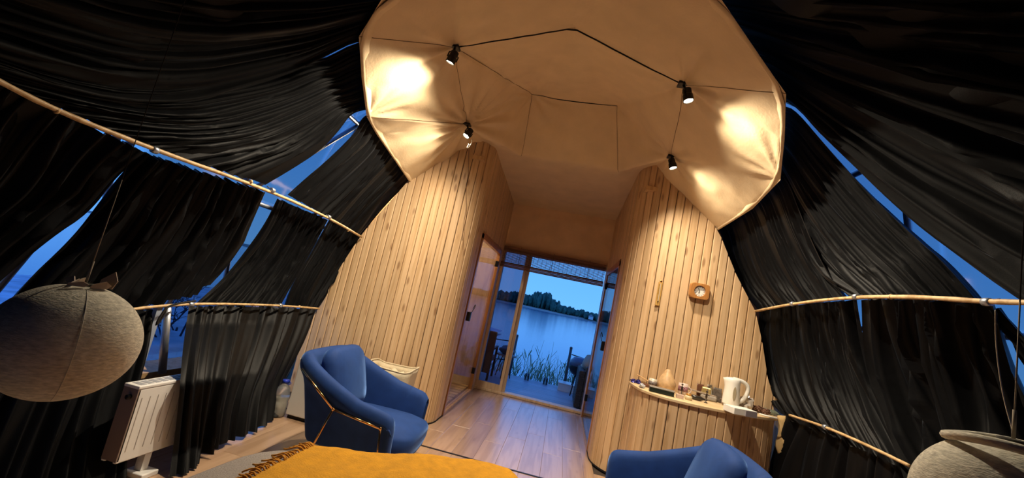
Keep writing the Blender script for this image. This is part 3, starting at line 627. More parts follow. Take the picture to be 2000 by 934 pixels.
# ---- blue velvet armchairs (local: faces +x, width along y, origin at the base centre)
def armchair(label, loc, rz):
    t = thing('armchair', label, 'armchair', loc, rz, 'blue velvet armchairs with gold frames')
    t['_at'] = (0, 0, 0)
    W, FX, BXk, th = .372, .32, -.285, .085
    # plan path of the wrap-round shell: front of right arm -> back -> front of left arm
    path = smooth_poly([(FX, -W), (.1, -W), (-.18, -W+.005), (BXk, -W+.06), (BXk-.02, 0), (BXk, W-.06), (-.18, W-.005), (.1, W), (FX, W)], 64, 3)
    P = []
    for i, q in enumerate(path):
        a = path[max(i-1, 0)]; b = path[min(i+1, 63)]; tt = (b-a)/np.linalg.norm(b-a); nn = np.array([-tt[1], tt[0]])   # outward
        s_ = np.clip((FX-q[0])/(FX-BXk), 0, 1)                       # 0 front .. 1 back
        ht = .49+.05*min(s_/.45, 1)+.18*np.clip((s_-.42)/.52, 0, 1)**1.15
        bk = np.clip((s_-.45)/.55, 0, 1); lean = .145*bk
        ho = .205; zr = .41+.18*np.clip((s_-.58)/.42, 0, 1)
        if s_ < .07: ht -= .035*(1-s_/.07)**2
        wd = th*(1.0+.1*bk)
        row = []
        def pt(o, z): f = (z-ho)/(ht-ho); return (q[0]-lean*f+nn[0]*o-.0, q[1]+nn[1]*(o+.035*f*(1-bk)), z)
        for (o, z) in [(-wd, ho+.02), (-wd, ht*.75), (-wd*.98, ht-.05), (-wd*.85, ht-.018), (-wd*.5, ht), (-wd*.15, ht-.014), (.004, ht-.045), (.014, ht-.085), (.006, zr+.025), (.006-.028*min(1, s_/.12), zr), (.004-.03*min(1, s_/.12), ho+.03), (-.005-.03*min(1, s_/.12), ho), (-wd+.02, ho)]:
            row.append(pt(o, z))
        P.append(row)
    g = MB().grid(np.array(P), closed_u=True); n12 = 12
    g.f.append(tuple(range(n12-1, -1, -1))); g.f.append(tuple(range(63*n12, 64*n12)))
    g.build('shell', VELVET_B, t, smooth=True, sub=1)
    # seat cushion
    S = []
    for i in range(24):
        a = 2*PI*i/24; ex = 4.5
        cx_ = math.copysign(abs(math.cos(a))**(2/ex), math.cos(a)); sy_ = math.copysign(abs(math.sin(a))**(2/ex), math.sin(a)); S.append((cx_, sy_))
    def pad(c, hx, hy, z0, z1, bulge, front=0):
        rows = []
        for k, (r, z) in enumerate([(.001, z0), (.9, z0), (.985, z0+.025), (1.0, (z0+z1)/2), (.985, z1-.03), (.93, z1-.008), (.7, z1+bulge*.7), (.3, z1+bulge), (.001, z1+bulge)]):
            rows.append([(c[0]+sx_*hx*r+(front*(z-z0) if sx_ > 0 else 0), c[1]+sy_*hy*r, z) for sx_, sy_ in S])
        return MB().grid(np.array(rows), closed_u=True)
    pad((.07, 0), .33, W-.085, .17, .345, .03, .15).build('seat_cushion', VELVET_B, t, smooth=True)
    # loose back cushion leaning on the back
    M = Matrix.Translation((-.21, 0, .54))@Matrix.Rotation(math.radians(-18), 4, 'Y')
    rows = []
    for r, xx in [(.001, -.05), (.85, -.05), (.97, -.03), (1.0, 0), (.97, .035), (.85, .062), (.5, .078), (.2, .082), (.001, .082)]:
        rows.append([tuple(M@Vector((xx, sx_*.255*r, sy_*.225*r))) for sx_, sy_ in S])
    MB().grid(np.array(rows), closed_u=True).build('back_cushion', VELVET_B, t, smooth=True)
    for sg in (-1, 1):
        y = sg*(W+.010); yo = sg*(W+.034)
        bt = (-.33, sg*(W+.01), .63); j1 = (-.06, yo, .455); j2 = (.25, yo, .415); ff = (.29, y, 0.0); bf = (-.20, y, 0.0)
        MB().tube([bt, j1], .0075, 8).build('frame_bar', GOLD, t, smooth=True)
        MB().tube([j1, j2], .0075, 8).build('frame_bar', GOLD, t, smooth=True)
        MB().tube([j2, ff], .0075, 8).build('leg', GOLD, t, smooth=True)
        MB().tube([j1, bf], .0075, 8).build('leg', GOLD, t, smooth=True)
        for q in (j1, j2): MB().ball(q, .0105, 10, 6).build('joint', GOLD, t, smooth=True)
    for x in (.285, -.19): MB().tube([(x, -W-.02, .055), (x, W+.02, .055)], .006, 8).build('stretcher', GOLD, t, smooth=True)
    return t
armchair('blue velvet armchair in front of the left pine wall', (-1.17, 3.0, 0), math.radians(2))
armchair('blue velvet armchair cut off by the bottom frame edge, below the counter', (0.80, 2.78, 0), math.radians(180))

# ---- counter
BARZ = 0.83
BPX = [(1228, 745), (1245, 757), (1270, 767), (1310, 779), (1370, 793), (1430, 805), (1490, 815), (1520, 818)]
bp_ = [flo(x, y, BARZ) for x, y in BPX]
bar_front = smooth_poly([(p[0], p[1]) for p in bp_]+[(1.93, 4.10)], 60, 2)
bar_front[0] = (bar_front[0][0], 4.11)
counter = thing('counter', 'curved pine counter with boarded front against the right wall', 'counter', (1.3, 3.95, 0))
poly = [(p[0], p[1], BARZ-.022) for p in bar_front]
MB().prism(poly, (0, 0, 1), .022).build('worktop', wood('worktop_pine', (0.72, 0.54, 0.32), (0.60, 0.42, 0.22), grain=(3, 20, 20), rough=.4, objrand=0), counter, bevel=.004)
ctr = np.array([1.3, 4.4]); inner = [tuple(p+(ctr-p)/np.linalg.norm(ctr-p)*.03) for p in bar_front[1:-2]]
sheet(inner, lambda x, y: BARZ-.022, off=0, n=60).build('backing', DARKB, counter)
boards(counter, inner, lambda x, y: BARZ-.023, width=.0745)
def onbar(px, py, r=.045):
    p = flo(px, py, BARZ+.001); ym = 4.12-r
    return p if p[1] < ym else np.array([aty(px, py, ym)[0], ym, BARZ+.001])

# things on the counter
def lump(name, label, cat, px, r, mt, h=None, squash=.7, seed=0, wob=.35, group=None, sub=None):
    c = onbar(*px, r); o = MB().ball((c[0], c[1], BARZ+r*squash*.93), (r, r, r*squash), 14, 9, wob=wob).build(name, mt, smooth=False); return tag(o, label, cat, group)
FOILP = mat('purple_foil', (0.05, 0.045, 0.25), .3, .5)
FOILS = mat('silver_foil', (0.6, 0.58, 0.52), .25, .9)
GLASSC = glassy('clear_glass', (0.86, 0.87, 0.82), 1.4, .05)
PLAST = glassy('clear_plastic', (0.93, 0.92, 0.9), 1.8, .2)
CHOC = mat('brown_wrapper', (0.14, 0.055, 0.03), .45)
lump('sweet_wrapper', 'purple foil sweet wrapper at the left tip of the counter', 'wrapper', (1236, 747), .022, FOILP, wob=.9)
lump('sweet_wrapper', 'blue and purple crumpled wrapper beside the wooden spatula', 'wrapper', (1246, 749), .024, FOILP, wob=.9)
lump('cellophane', 'crumpled clear cellophane at the counter front edge', 'wrapper', (1254, 758), .024, mat('cello', (.55, .56, .6), .2, .3), wob=.9)
c = onbar(1268, 752)
tag(MB().cbox((c[0]-.02, c[1]+.02, BARZ+.045), (.19, .035, .010), math.radians(0), math.radians(18)).build('wooden_spatula', PINE_P, bevel=.003), 'pale wooden spatula leaning across the wrappers', 'spatula')
c = onbar(1268, 757); tag(MB().cbox((c[0], c[1], BARZ+.014), (.10, .05, .022), .25).build('chocolate_bar', CHOC, bevel=.004), 'brown chocolate bar by the dark tin', 'chocolate')
c = onbar(1291, 769)
t = thing('flat_tin', 'dark green flat tin at the counter front', 'tin', (c[0], c[1], BARZ))
MB().cbox((c[0], c[1], BARZ+.018), (.19, .075, .034), -.12).build('tin_body', mat('dark_green_tin', (.012, .02, .014), .35, .3), t, bevel=.006)
MB().cbox((c[0], c[1], BARZ+.040), (.195, .08, .010), -.12).build('lid', mat('grey_lid', (.23, .22, .20), .4, .4), t, bevel=.004)
def mug(name, label, px, r, h, mt, handle=True, ang=0, band=None):
    c = onbar(*px); t = thing(name, label, 'mug', (c[0], c[1], BARZ))
    MB().lathe([(.001, .002), (r*.85, .0), (r*.95, .006), (r, h*.5), (r*.98, h), (r*.90, h), (r*.88, h*.5), (r*.8, .012), (.001, .012)], (c[0], c[1], BARZ+.001), 20).build('cup', mt, t, smooth=True)
    if handle:
        pts = [(c[0]+math.cos(ang)*(r*.95+.028*math.sin(a)), c[1]+math.sin(ang)*(r*.95+.028*math.sin(a)), BARZ+h*.5+h*.3*math.cos(a)) for a in np.linspace(.1, PI-.1, 10)]
        MB().tube(pts, .005, 6).build('handle', mt, t, smooth=True)
    if band: MB().lathe([(r*1.015, h*.3), (r*1.02, h*.45), (r*1.015, h*.75)], (c[0], c[1], BARZ+.001), 20, wob=lambda a, z: .004*math.sin(7*a)).build('printed_band', band, t, smooth=True)
    return t
mug('patterned_cup', 'small patterned cup without handle behind the wooden spatula', (1274, 752), .036, .07, mat('cup_glaze', (.55, .50, .40), .3, var=.5, var_scale=60), False, 0, mat('cup_pattern', (.16, .13, .12), .4, var=.6, var_scale=80))
mug('patterned_mug', 'pink and white patterned mug with handle in the counter middle', (1333, 765), .040, .09, mat('mug_glaze', (.62, .50, .44), .3), True, math.radians(-10), mat('mug_pattern', (.30, .14, .16), .4, var=.7, var_scale=70))
c = onbar(1301, 764, .11)
t = thing('bread_bag', 'round bread loaf in a knotted clear bag behind the tin', 'bag', (c[0], c[1], BARZ))
MB().lathe([(.001, 0), (.055, .0), (.075, .03), (.076, .07), (.060, .105), (.042, .135), (.028, .158), (.020, .175), (.012, .182), (.001, .180)], (c[0], c[1]+.03, BARZ+.001), 22, wob=lambda a, z: .05*math.sin(5*a+z*40)).build('bag', mat('bread_brown', (.56, .36, .18), .5, var=.2, var_scale=25), t, smooth=True)
def figurine(label, px, h, mt, tilt=0):
    c = onbar(*px); t = thing('figurine', label, 'figurine', (c[0], c[1], BARZ), 0, 'small dark figurines on the counter')
    MB().lathe([(.001, 0), (.014, 0), (.015, .004), (.004, .007), (.004, h*.35), (.001, h*.35)], (c[0], c[1], BARZ+.001), 12).build('stand', mt, t, smooth=True)
    MB().ball((c[0], c[1], BARZ+h*.55), (.009, .007, h*.24), 10, 8).build('body', mt, t, smooth=True)
    MB().ball((c[0], c[1], BARZ+h*.88), .009, 10, 7).build('head', mt, t, smooth=True)
    MB().tube([(c[0]-.022, c[1], BARZ+h*.62), (c[0], c[1], BARZ+h*.68), (c[0]+.022, c[1]-.004, BARZ+h*.6)], .003, 6).build('arms', mt, t, smooth=True)
DKM = mat('dark_bronze', (.05, .035, .025), .4, .6)
figurine('dark standing figurine in front of the pink mug', (1330, 772), .10, DKM); figurine('dark figurine right of the tea packets', (1378, 787), .10, DKM); figurine('small brown figurine left of the white box', (1410, 788), .055, mat('brown_fig', (.22, .13, .07), .5))
c = onbar(1327, 778); tag(MB().cbox((c[0], c[1], BARZ+.016), (.055, .04, .03), -.1).build('small_box', mat('pink_card', (.52, .38, .32), .6), bevel=.002), 'small pale pink box at the counter front edge', 'box')
c = onbar(1344, 781); t = thing('glass_jar', 'small round glass jar with amber lid', 'jar', (c[0], c[1], BARZ))
MB().lathe([(.001, 0), (.024, 0), (.030, .012), (.028, .028), (.018, .034), (.001, .034)], (c[0], c[1], BARZ+.001), 16).build('jar', mat('jar_cream', (.62, .52, .32), .2), t, smooth=True)
MB().lathe([(.001, .034), (.02, .034), (.02, .046), (.001, .048)], (c[0], c[1], BARZ+.001), 16).build('lid', mat('amber_lid', (.55, .25, .05), .25, .3), t, smooth=True)
c = onbar(1360, 782); tag(MB().lathe([(.001, -.08), (.018, -.078), (.019, .03), (.008, .055), (.008, .08), (.001, .082)], (c[0], c[1], BARZ+.021), 14, (1, -.15, 0)).build('dark_bottle', mat('dark_bottle_glass', (.03, .025, .02), .15), smooth=True), 'dark little bottle lying beside the amber jar', 'bottle')
c = onbar(1362, 770); tag(MB().cbox((c[0], c[1], BARZ+.052), (.30, .03, .012), -.08, .05).build('wooden_rule', wood('grey_slat', (.36, .29, .22), (.26, .2, .15), grain=(2, 20, 20)), bevel=.002), 'long grey-brown wooden ruler across the counter middle', 'ruler')
c = onbar(1390, 784); tag(MB().cbox((c[0]-.03, c[1]+.01, BARZ+.022), (.13, .06, .04), -.12).build('grey_pouch', mat('grey_pouch', (.30, .27, .23), .6, bump=(30, .6)), bevel=.012), 'soft grey pouch lying under the wooden ruler', 'pouch')
def packet(name, label, px, w_, h, mt, rz, lean=.2, zb=0):
    c = onbar(*px, .07); P = np.zeros((8, 8, 3)); R_ = Matrix.Rotation(rz, 3, 'Z')
    for i in range(8):
        for j in range(8):
            u = j/7-.5; v = i/7; q = R_@Vector((u*w_*(1-.15*v), .018*math.cos(PI*u)*(1-v)-lean*h*v*-1, v*h)); P[i, j] = (c[0]+q.x, c[1]+.03+q.y, BARZ+.001+q.z)
    tag(MB().grid(P).build(name, mt, smooth=True, solid=.006), label, 'packet', 'tea packets standing by the wall')
packet('tea_packet', 'dark brown tea packet left in the standing row', (1370, 776), .07, .115, CHOC, .3)
packet('tea_packet', 'golden tea packet leaning before the brown ones', (1379, 782), .085, .10, mat('gold_foil', (.5, .36, .14), .35, .5), -.4)
packet('tea_packet', 'silver foil packet in the standing row', (1390, 780), .06, .13, FOILS, .5)
packet('tea_packet', 'dark mottled packet nearest the kettle', (1402, 783), .075, .115, mat('mottled_packet', (.10, .08, .065), .4, var=.5, var_scale=50), -.2)
# kettle
c = onbar(1434, 797, .11); KX, KY = c[0], c[1]+.02
t = thing('electric_kettle', 'white plastic electric kettle on the right half of the counter', 'kettle', (KX, KY, BARZ))
MB().lathe([(.001, 0), (.078, 0), (.08, .006), (.08, .018), (.07, .02), (.001, .02)], (KX, KY, BARZ+.001), 24).build('power_base', WHITEP, t, smooth=True)
P = []
for z, r, sx_ in [(.022, .066, 1), (.04, .067, 1), (.10, .063, 1), (.16, .058, 1), (.20, .056, 1.02), (.222, .055, 1.05), (.232, .048, 1.05), (.238, .02, 1), (.239, .002, 1)]:
    row = []
    for j in range(28):
        a = 2*PI*j/28; q = r*sx_; sp_ = .026*max(0, -math.cos(a))**8*max(0, (z-.15)/.075) if z < .225 else 0
        row.append((KX-.028+q*math.cos(a)-sp_, KY+r*math.sin(a), BARZ+z))
    P.append(row)
MB().grid(np.array(P), closed_u=True).build('jug', WHITEP, t, smooth=True)
pts = smooth_poly([(KX-.03, KY, BARZ+.228), (KX+.03, KY, BARZ+.226), (KX+.075, KY, BARZ+.212), (KX+.098, KY, BARZ+.18), (KX+.092, KY, BARZ+.13), (KX+.07, KY, BARZ+.075), (KX+.03, KY, BARZ+.05)], 18, 2)
MB().tube(pts, [.017]*18, 10).build('handle', WHITEP, t, smooth=True)
MB().lathe([(.001, 0), (1, 0), (1, .1), (.001, .1)], (0, 0, 0), 20).v
g = MB(); n = 20; vs_ = []
for j in range(n):
    a = 2*PI*j/n; vs_.append((KX-.030+.012*math.cos(a), KY-.0625, BARZ+.115+.055*math.sin(a)))
g.prism(vs_, (0, -1, 0), .006); g.build('water_gauge', mat('gauge', (.42, .36, .25), .25), t)
lump('plastic_bag', 'crumpled clear plastic bag in front of the kettle', 'bag', (1456, 800), .055, mat('milky_plastic', (.62, .56, .5), .25, spec=.8), squash=1.0, wob=.8)
c = onbar(1446, 810); bx_ = thing('white_box', 'long white carton with a grey end at the counter edge', 'box', (c[0], c[1], BARZ))
MB().cbox((c[0], c[1]+.02, BARZ+.025), (.20, .12, .046), .35).build('carton', PAPER, bx_, bevel=.002)
MB().cbox((c[0]+.06, c[1]-.038, BARZ+.025), (.10, .006, .042), .35).build('end_print', mat('lilac_grey', (.25, .22, .25), .6), bx_)
lump('orange_peel', 'small orange crumb on top of the white carton', 'crumb', (1444, 797), .012, mat('orange_bit', (.6, .3, .06), .5), squash=3.2)
for i, (px, r) in enumerate([((1470, 803), .026), ((1482, 806), .028), ((1494, 811), .026), ((1488, 799), .024), ((1476, 798), .024), ((1500, 804), .022)]):
    c = onbar(*px); g = MB()
    for k in range(26):
        a = k*2.4; zz = (k/25-.5)*2; rr = math.sqrt(max(1-zz*zz, .05)); d_ = Vector((rr*math.cos(a), rr*math.sin(a), zz)); p = Vector((c[0], c[1], BARZ+r*1.0))+d_*r*.75
        g.cbox(p, (r*.55, r*.55, r*.22), a, -math.asin(max(-1, min(1, zz)))+.5)
    o = g.ball((c[0], c[1], BARZ+r), r*.8, 10, 7).build('pine_cone', mat('cone_brown', (.15, .07, .04), .7, var=.3, var_scale=40))
    tag(o, ['brown pine cone nearest the white carton', 'largest brown pine cone at the middle front of the cluster', 'brown pine cone at the front right of the cluster', 'brown pine cone topping the middle of the cluster', 'brown pine cone at the rear left of the cluster', 'small pine cone beside the lying glass bottle'][i], 'pine cone', 'pine cones on the counter')
c = onbar(1508, 806); tag(MB().lathe([(.001, -.07), (.02, -.068), (.021, .02), (.009, .045), (.009, .07), (.001, .07)], (c[0], c[1], BARZ+.023), 14, (1, -.5, 0)).build('glass_bottle', mat('green_glass', (.30, .36, .28), .1, trans=.6), smooth=True), 'small clear green bottle lying at the right counter end', 'bottle')
c = onbar(1500, 815); tag(MB().tube([(c[0]-.06, c[1]+.02, BARZ+.008), (c[0]+.06, c[1]-.02, BARZ+.008)], .006, 8).build('plastic_spoon', WHITEP, smooth=True), 'white plastic stick at the right counter end', 'stick')
c = onbar(1466, 795); tag(MB().lathe([(.001, .0), (.03, .0), (.045, .012), (.043, .014), (.03, .005), (.001, .005)], (c[0], c[1]+.03, BARZ+.001), 18).build('saucer', WHITEP, smooth=True), 'white saucer behind the pine cones', 'saucer')
P = np.zeros((10, 6, 3))
for i in range(10):
    for j in range(6):
        p = aty(1518+j*3+3*math.sin(i*.9), 812+i*10, 3.98-.01*j); P[i, j] = p+np.array([0, .012*math.sin(i*1.3+j), 0])
tag(MB().grid(P).build('kraft_sheet', KRAFT, smooth=True, solid=.002), 'torn kraft paper hanging off the right counter end', 'paper')

# ---- wall clock and thermometer
WY = 4.126
c = aty(1366, 569, WY-.03)
t = thing('wall_clock', 'square wooden wall clock with a white dial', 'clock', (c[0], WY, c[2]))
sq = []
for i in range(40):
    a = 2*PI*i/40; ex = 6; sq.append((math.copysign(abs(math.cos(a))**(2/ex), math.cos(a)), math.copysign(abs(math.sin(a))**(2/ex), math.sin(a))))
rows = []
for r, y in [(1.0, WY), (1.0, WY-.045), (.96, WY-.052)]: rows.append([(c[0]+u*.083*r, y, c[2]+v*.070*r) for u, v in sq])
ring = [(math.cos(2*PI*i/40), math.sin(2*PI*i/40)) for i in range(40)]
for r, y in [(.050, WY-.052), (.048, WY-.030), (.001, WY-.030)]: rows.append([(c[0]+u*r, y, c[2]+v*r) for u, v in ring])
MB().grid(np.array(rows), closed_u=True).build('case', HONEY, t, smooth=False)
dial = MB().lathe([(.001, 0), (.047, 0), (.047, .003), (.001, .003)], (c[0], WY-.034, c[2]), 28, (0, 1, 0)).build('dial', PAPER, t)
for a in range(12):
    q = a*PI/6; MB().cbox((c[0]+.039*math.sin(q), WY-.0355, c[2]+.039*math.cos(q)), (.003, .002, .008), 0, q).build('hour_mark', BLACKM, dial)
for a, ln in ((math.radians(200), .02), (math.radians(330), .03)):
    MB().cbox((c[0]+.5*ln*math.sin(a), WY-.037, c[2]+.5*ln*math.cos(a)), (.004, .002, ln), 0, a).build('clock_hand', BLACKM, t)
c = aty(1287, 573, WY)
t = thing('wall_thermometer', 'narrow wooden thermometer on the right pine wall', 'thermometer', (c[0], WY, c[2]))
MB().box((c[0]-.020, WY-.012, c[2]-.115), (c[0]+.020, WY, c[2]+.105)).build('backboard', wood('honey_light', (.60, .36, .10), (.5, .28, .07), grain=(30, 30, 2)), t, bevel=.006)
MB().ball((c[0], WY-.010, c[2]+.11), (.012, .006, .012), 10, 6).build('hanger', GOLD, t, smooth=True)
MB().tube([(c[0], WY-.016, c[2]-.07), (c[0], WY-.016, c[2]+.09)], .003, 6).build('glass_tube', mat('tube_white', (.6, .55, .45), .2), t)
MB().ball((c[0], WY-.016, c[2]-.075), .006, 8, 6).build('bulb', BLACKM, t, smooth=True)
for k in range(12): MB().box((c[0]-.014, WY-.0135, c[2]-.055+k*.012), (c[0]-.006, WY-.012, c[2]-.053+k*.012)).build('scale_mark', BLACKM, t)

# ---- left side: fridge, bottle, basket, radiator
fx0, fx1, fy0, fy1, fz = -2.03, -1.62, 3.50, 3.92, .465
t = thing('mini_fridge', 'small white fridge behind the left armchair', 'fridge', ((fx0+fx1)/2, (fy0+fy1)/2, 0))
MB().box((fx0, fy0+.04, .025), (fx1, fy1, fz)).build('cabinet', WHITE, t, bevel=.006)
MB().box((fx0, fy0, .03), (fx1, fy0+.037, fz-.004)).build('door', WHITE, t, bevel=.006)
MB().box((fx0+.01, fy0+.02, 0), (fx1-.01, fy1-.02, .026)).build('plinth', BLACKM, t)
MB().box((fx0-.003, fy0-.002, fz-.002), (fx1+.003, fy1, fz+.018)).build('top', WHITE, t, bevel=.005)
for i, (dx, dy, rz) in enumerate([(.10, .10, .1), (.12, .12, -.2), (.11, .09, .35)]):
    tag(MB().cbox((fx0+dx, fy0+dy, fz+.024+i*.012), (.18, .13, .009), rz).build('paper_booklet', PAPER), ['lowest white booklet on the fridge', 'middle white booklet on the fridge', 'topmost white booklet on the fridge'][i], 'booklet', 'booklets on the fridge')
bx0, by0 = -2.10, 3.50
t = thing('water_bottle', 'large clear water bottle with blue cap beside the fridge', 'bottle', (bx0, by0, 0))
MB().lathe([(.001, .004), (.052, .0), (.060, .01), (.060, .05), (.056, .06), (.060, .07), (.060, .11), (.056, .12), (.060, .13), (.060, .17), (.056, .19), (.045, .225), (.024, .25), (.022, .262), (.001, .262)], (bx0, by0, .002), 22).build('bottle', mat('bottle_plastic', (.85, .86, .84), .15, trans=.85), t, smooth=True)
MB().lathe([(.001, .005), (.054, .005), (.056, .06), (.056, .15), (.001, .15)], (bx0, by0, .004), 18).build('water', mat('water_fill', (.55, .53, .45), .2), t, smooth=True)
MB().lathe([(.001, .262), (.026, .262), (.026, .287), (.001, .29)], (bx0, by0, .002), 18).build('cap', mat('blue_cap', (.02, .05, .5), .35), t, smooth=True)
MB().tube([(bx0+.024*math.cos(a), by0-.01, .262+.0+.02*math.sin(a)) if False else (bx0+.01+.036*math.cos(a), by0+.005*math.sin(a), .272+.014*math.sin(a)) for a in np.linspace(-2.4, 2.4, 14)], .003, 6).build('carry_ring', mat('blue_cap'), t, smooth=True) if False else MB().tube([(bx0+.018+.030*math.cos(a), by0, .268+.014*math.sin(a)) for a in np.linspace(-2.2, 2.2, 14)], .003, 6).build('carry_ring', MATS['blue_cap'], t, smooth=True)
# canvas basket
kx, ky, kz = -1.35, 3.86, .53
t = thing('laundry_basket', 'cream canvas laundry basket between the armchair and the pine wall', 'basket', (kx, ky, 0))
P = []
for z in np.linspace(0, 1, 12):
    row = []
    for j in range(40):
        a = 2*PI*j/40; ex = 5; u = math.copysign(abs(math.cos(a))**(2/ex), math.cos(a)); v = math.copysign(abs(math.sin(a))**(2/ex), math.sin(a)); r = .84+.16*z+.02*noise.noise(Vector((u*3, v*3, z*5)))
        row.append((kx+u*.195*r, ky+v*.14*r, .005+z*(kz+.018*math.sin(2*a+1)-.005)))
    P.append(row)
MB().grid(np.array(P), closed_u=True).build('bag', CANVAS, t, smooth=True, solid=.006)
MB().tube([P[-1][j] for j in list(range(40))+[0]], .006, 6).build('rim', CANVAS, t, smooth=True)
P2 = []
for i in range(14):
    P2.append([(kx+(u_*.17), ky+(i/13-.5)*.24, kz-.10+.06*noise.noise(Vector((u_*4, i*.35, 2)))+.04*math.exp(-(u_*2)**2)) for u_ in np.linspace(-1, 1, 18)])
tag(MB().grid(np.array(P2)).build('crumpled_linen', CANVAS, smooth=True), 'crumpled pale linen inside the canvas basket', 'linen')
# radiator
RX0, RX1, RY0, RY1, RZ0, RZ1 = -2.06, -1.975, 2.045, 2.40, .125, .485
t = thing('radiator', 'white panel radiator below the left window', 'radiator', ((RX0+RX1)/2, (RY0+RY1)/2, 0))
MB().box((RX1-.02, RY0, RZ0), (RX1, RY1, RZ1)).build('front_panel', WHITE, t, bevel=.006)
MB().box((RX0, RY0, RZ0), (RX0+.02, RY1, RZ1)).build('rear_panel', WHITE, t, bevel=.004)
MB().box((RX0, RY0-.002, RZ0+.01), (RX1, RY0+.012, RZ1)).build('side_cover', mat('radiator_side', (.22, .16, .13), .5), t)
MB().box((RX0-.002, RY0-.004, RZ1), (RX1+.002, RY1, RZ1+.016)).build('top_grille', WHITE, t, bevel=.004)
for k in range(8): MB().box((RX0+.015, RY0+.02+k*.042, RZ1+.0155), (RX1-.015, RY0+.05+k*.042, RZ1+.0175)).build('grille_slot', mat('grille_grey', (.32, .32, .33), .5), t)
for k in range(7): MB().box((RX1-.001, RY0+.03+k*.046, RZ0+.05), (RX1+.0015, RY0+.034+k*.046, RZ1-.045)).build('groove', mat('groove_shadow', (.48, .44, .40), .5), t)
MB().lathe([(.001, 0), (.012, 0), (.012, .02), (.001, .02)], (RX0+.05, RY0-.02, RZ1-.04), 12, (0, 1, 0)).build('valve', BLACKM, t, smooth=True)
for y in (RY0+.20,):
    MB().box((-2.035, y-.02, .02), (-1.995, y+.02, RZ0+.02)).build('foot', WHITE, t)
    MB().box((-2.07, y-.05, 0), (-1.95, y+.05, .028)).build('foot_cover', WHITE, t, bevel=.006)
# window post beside the radiator
t = thing('window_post', 'grey metal window post standing on the left sill', 'post', (-2.30, 2.45, .43))
MB().tube([(-2.30, 2.50, .435), (-2.31, 2.40, .84)], .022, 12).build('post', STEEL, t, smooth=True)
MB().box((-2.325, 2.33, .435), (-2.30, 2.365, .84)).build('side_frame', mat('window_frame_blue', (.30, .34, .42), .5), t)
t = thing('tie_strap', 'black strap dangling from the lower left rod at the window', 'strap', on_dome(np.array((322., 596.)), .96))
MB().tube(smooth_poly(on_dome(np.array([(382., 588.), (330, 596), (318, 610), (303, 636), (309, 634), (322, 612), (326, 600)]), .955), 26), .006, 6).build('strap', BLACKS, t, smooth=True)

# ---- hanging felt balls
def felt_ball(label, c, r, top, opening=False):
    t = thing('felt_pendant', label, 'pendant', c, 0, 'grey felt balls on cords'); c = Vector(c)
    prof = [(r*math.sin(a)*1.0, -r*0.955*math.cos(a)) for a in np.linspace(0.02, PI-0.14, 40)]
    MB().lathe(prof, c, 56, wob=lambda a, z: .012*math.sin(2*a+1)+.01*math.sin(3*a+z*8)).build('ball', GREYF, t, smooth=True)
    zt = r*0.955*math.cos(0.14); rt = r*math.sin(0.14)
    MB().lathe([(rt*1.02, zt-.004), (rt*1.05, zt+.006), (rt*.7, zt+.008), (rt*.55, zt-.02), (.001, zt-.02)], c, 30, wob=lambda a, z: .08*math.sin(3*a)).build('top_opening', mat('felt_inside', (.05, .045, .035), .95), t, smooth=True)
    top = c+Vector((0, 0, .47)); zd = DZ+DB*math.sqrt(max(0, 1-((c.x-DX)/DA)**2-((c.y-DY)/DL)**4))-.03
    MB().tube([c+Vector((0, 0, zt-.02)), top], .0016, 6).build('cord', ROPE, t, smooth=True)
    MB().tube([top, Vector((c.x, c.y, zd))], .0013, 6).build('shaded_cord', BLACKS, t, smooth=True)  # same cord coloured black where it fades into the dark
    MB().tube([c+Vector((0, 0, zt)), c+Vector((0, 0, zt+.07))], .0036, 6).build('cord_sleeve', ROPE, t, smooth=True)
    pts = [c+Vector((r*1.004*math.sin(a)*math.cos(-.55), r*1.004*math.sin(a)*math.sin(-.55), -r*0.9555*math.cos(a))) for a in np.linspace(.5, PI-.3, 24)]
    MB().tube(pts, .0009, 5).build('stitched_seam', mat('seam_light', (.6, .56, .48), .9), t, smooth=True)
    return t, c, zt, rt
cB = EYEV+_n(ray(128, 666))*1.75; rB = .165
t, c, zt, rt = felt_ball('large grey felt ball hanging at the left frame edge', cB, rB, cB+np.array([0, 0, 1.0]))
for k, (dx, dy, h, tw) in enumerate([(.03, .03, .05, .3), (.045, .0, .022, 1.2), (.0, -.03, .018, 2.2), (-.03, -.015, .02, 3.0), (.02, -.04, .015, .9), (-.045, .02, .016, 2.0)]):
    p = c+Vector((dx, dy, zt)); q = Vector((math.cos(tw)*.03, math.sin(tw)*.03, 0))
    MB().add([p-q*.6, p+q*.6, p+q*.9+Vector((0, 0, h*.5)), p+q*.2+Vector((.005, .005, h)), p-q*.5+Vector((0, 0, h*.45))], [(0, 1, 2, 3, 4)]).build('felt_flap', mat('leather_scrap', (.42, .32, .24), .7), t, solid=.003)
cB2 = EYEV+_n(ray(1972, 1010))*1.55
t, c2, zt2, rt2 = felt_ball('grey felt ball with a rolled rim at the lower right corner', cB2, .165, cB2+np.array([0, 0, 1.2]))
MB().tube([c2+Vector((.105*math.cos(a)*1.02, .105*math.sin(a), zt2*.92+.008*math.sin(2*a))) for a in np.linspace(0, 2*PI, 40)], .010, 8, cap=False).build('rolled_rim', GREYF, t, smooth=True)
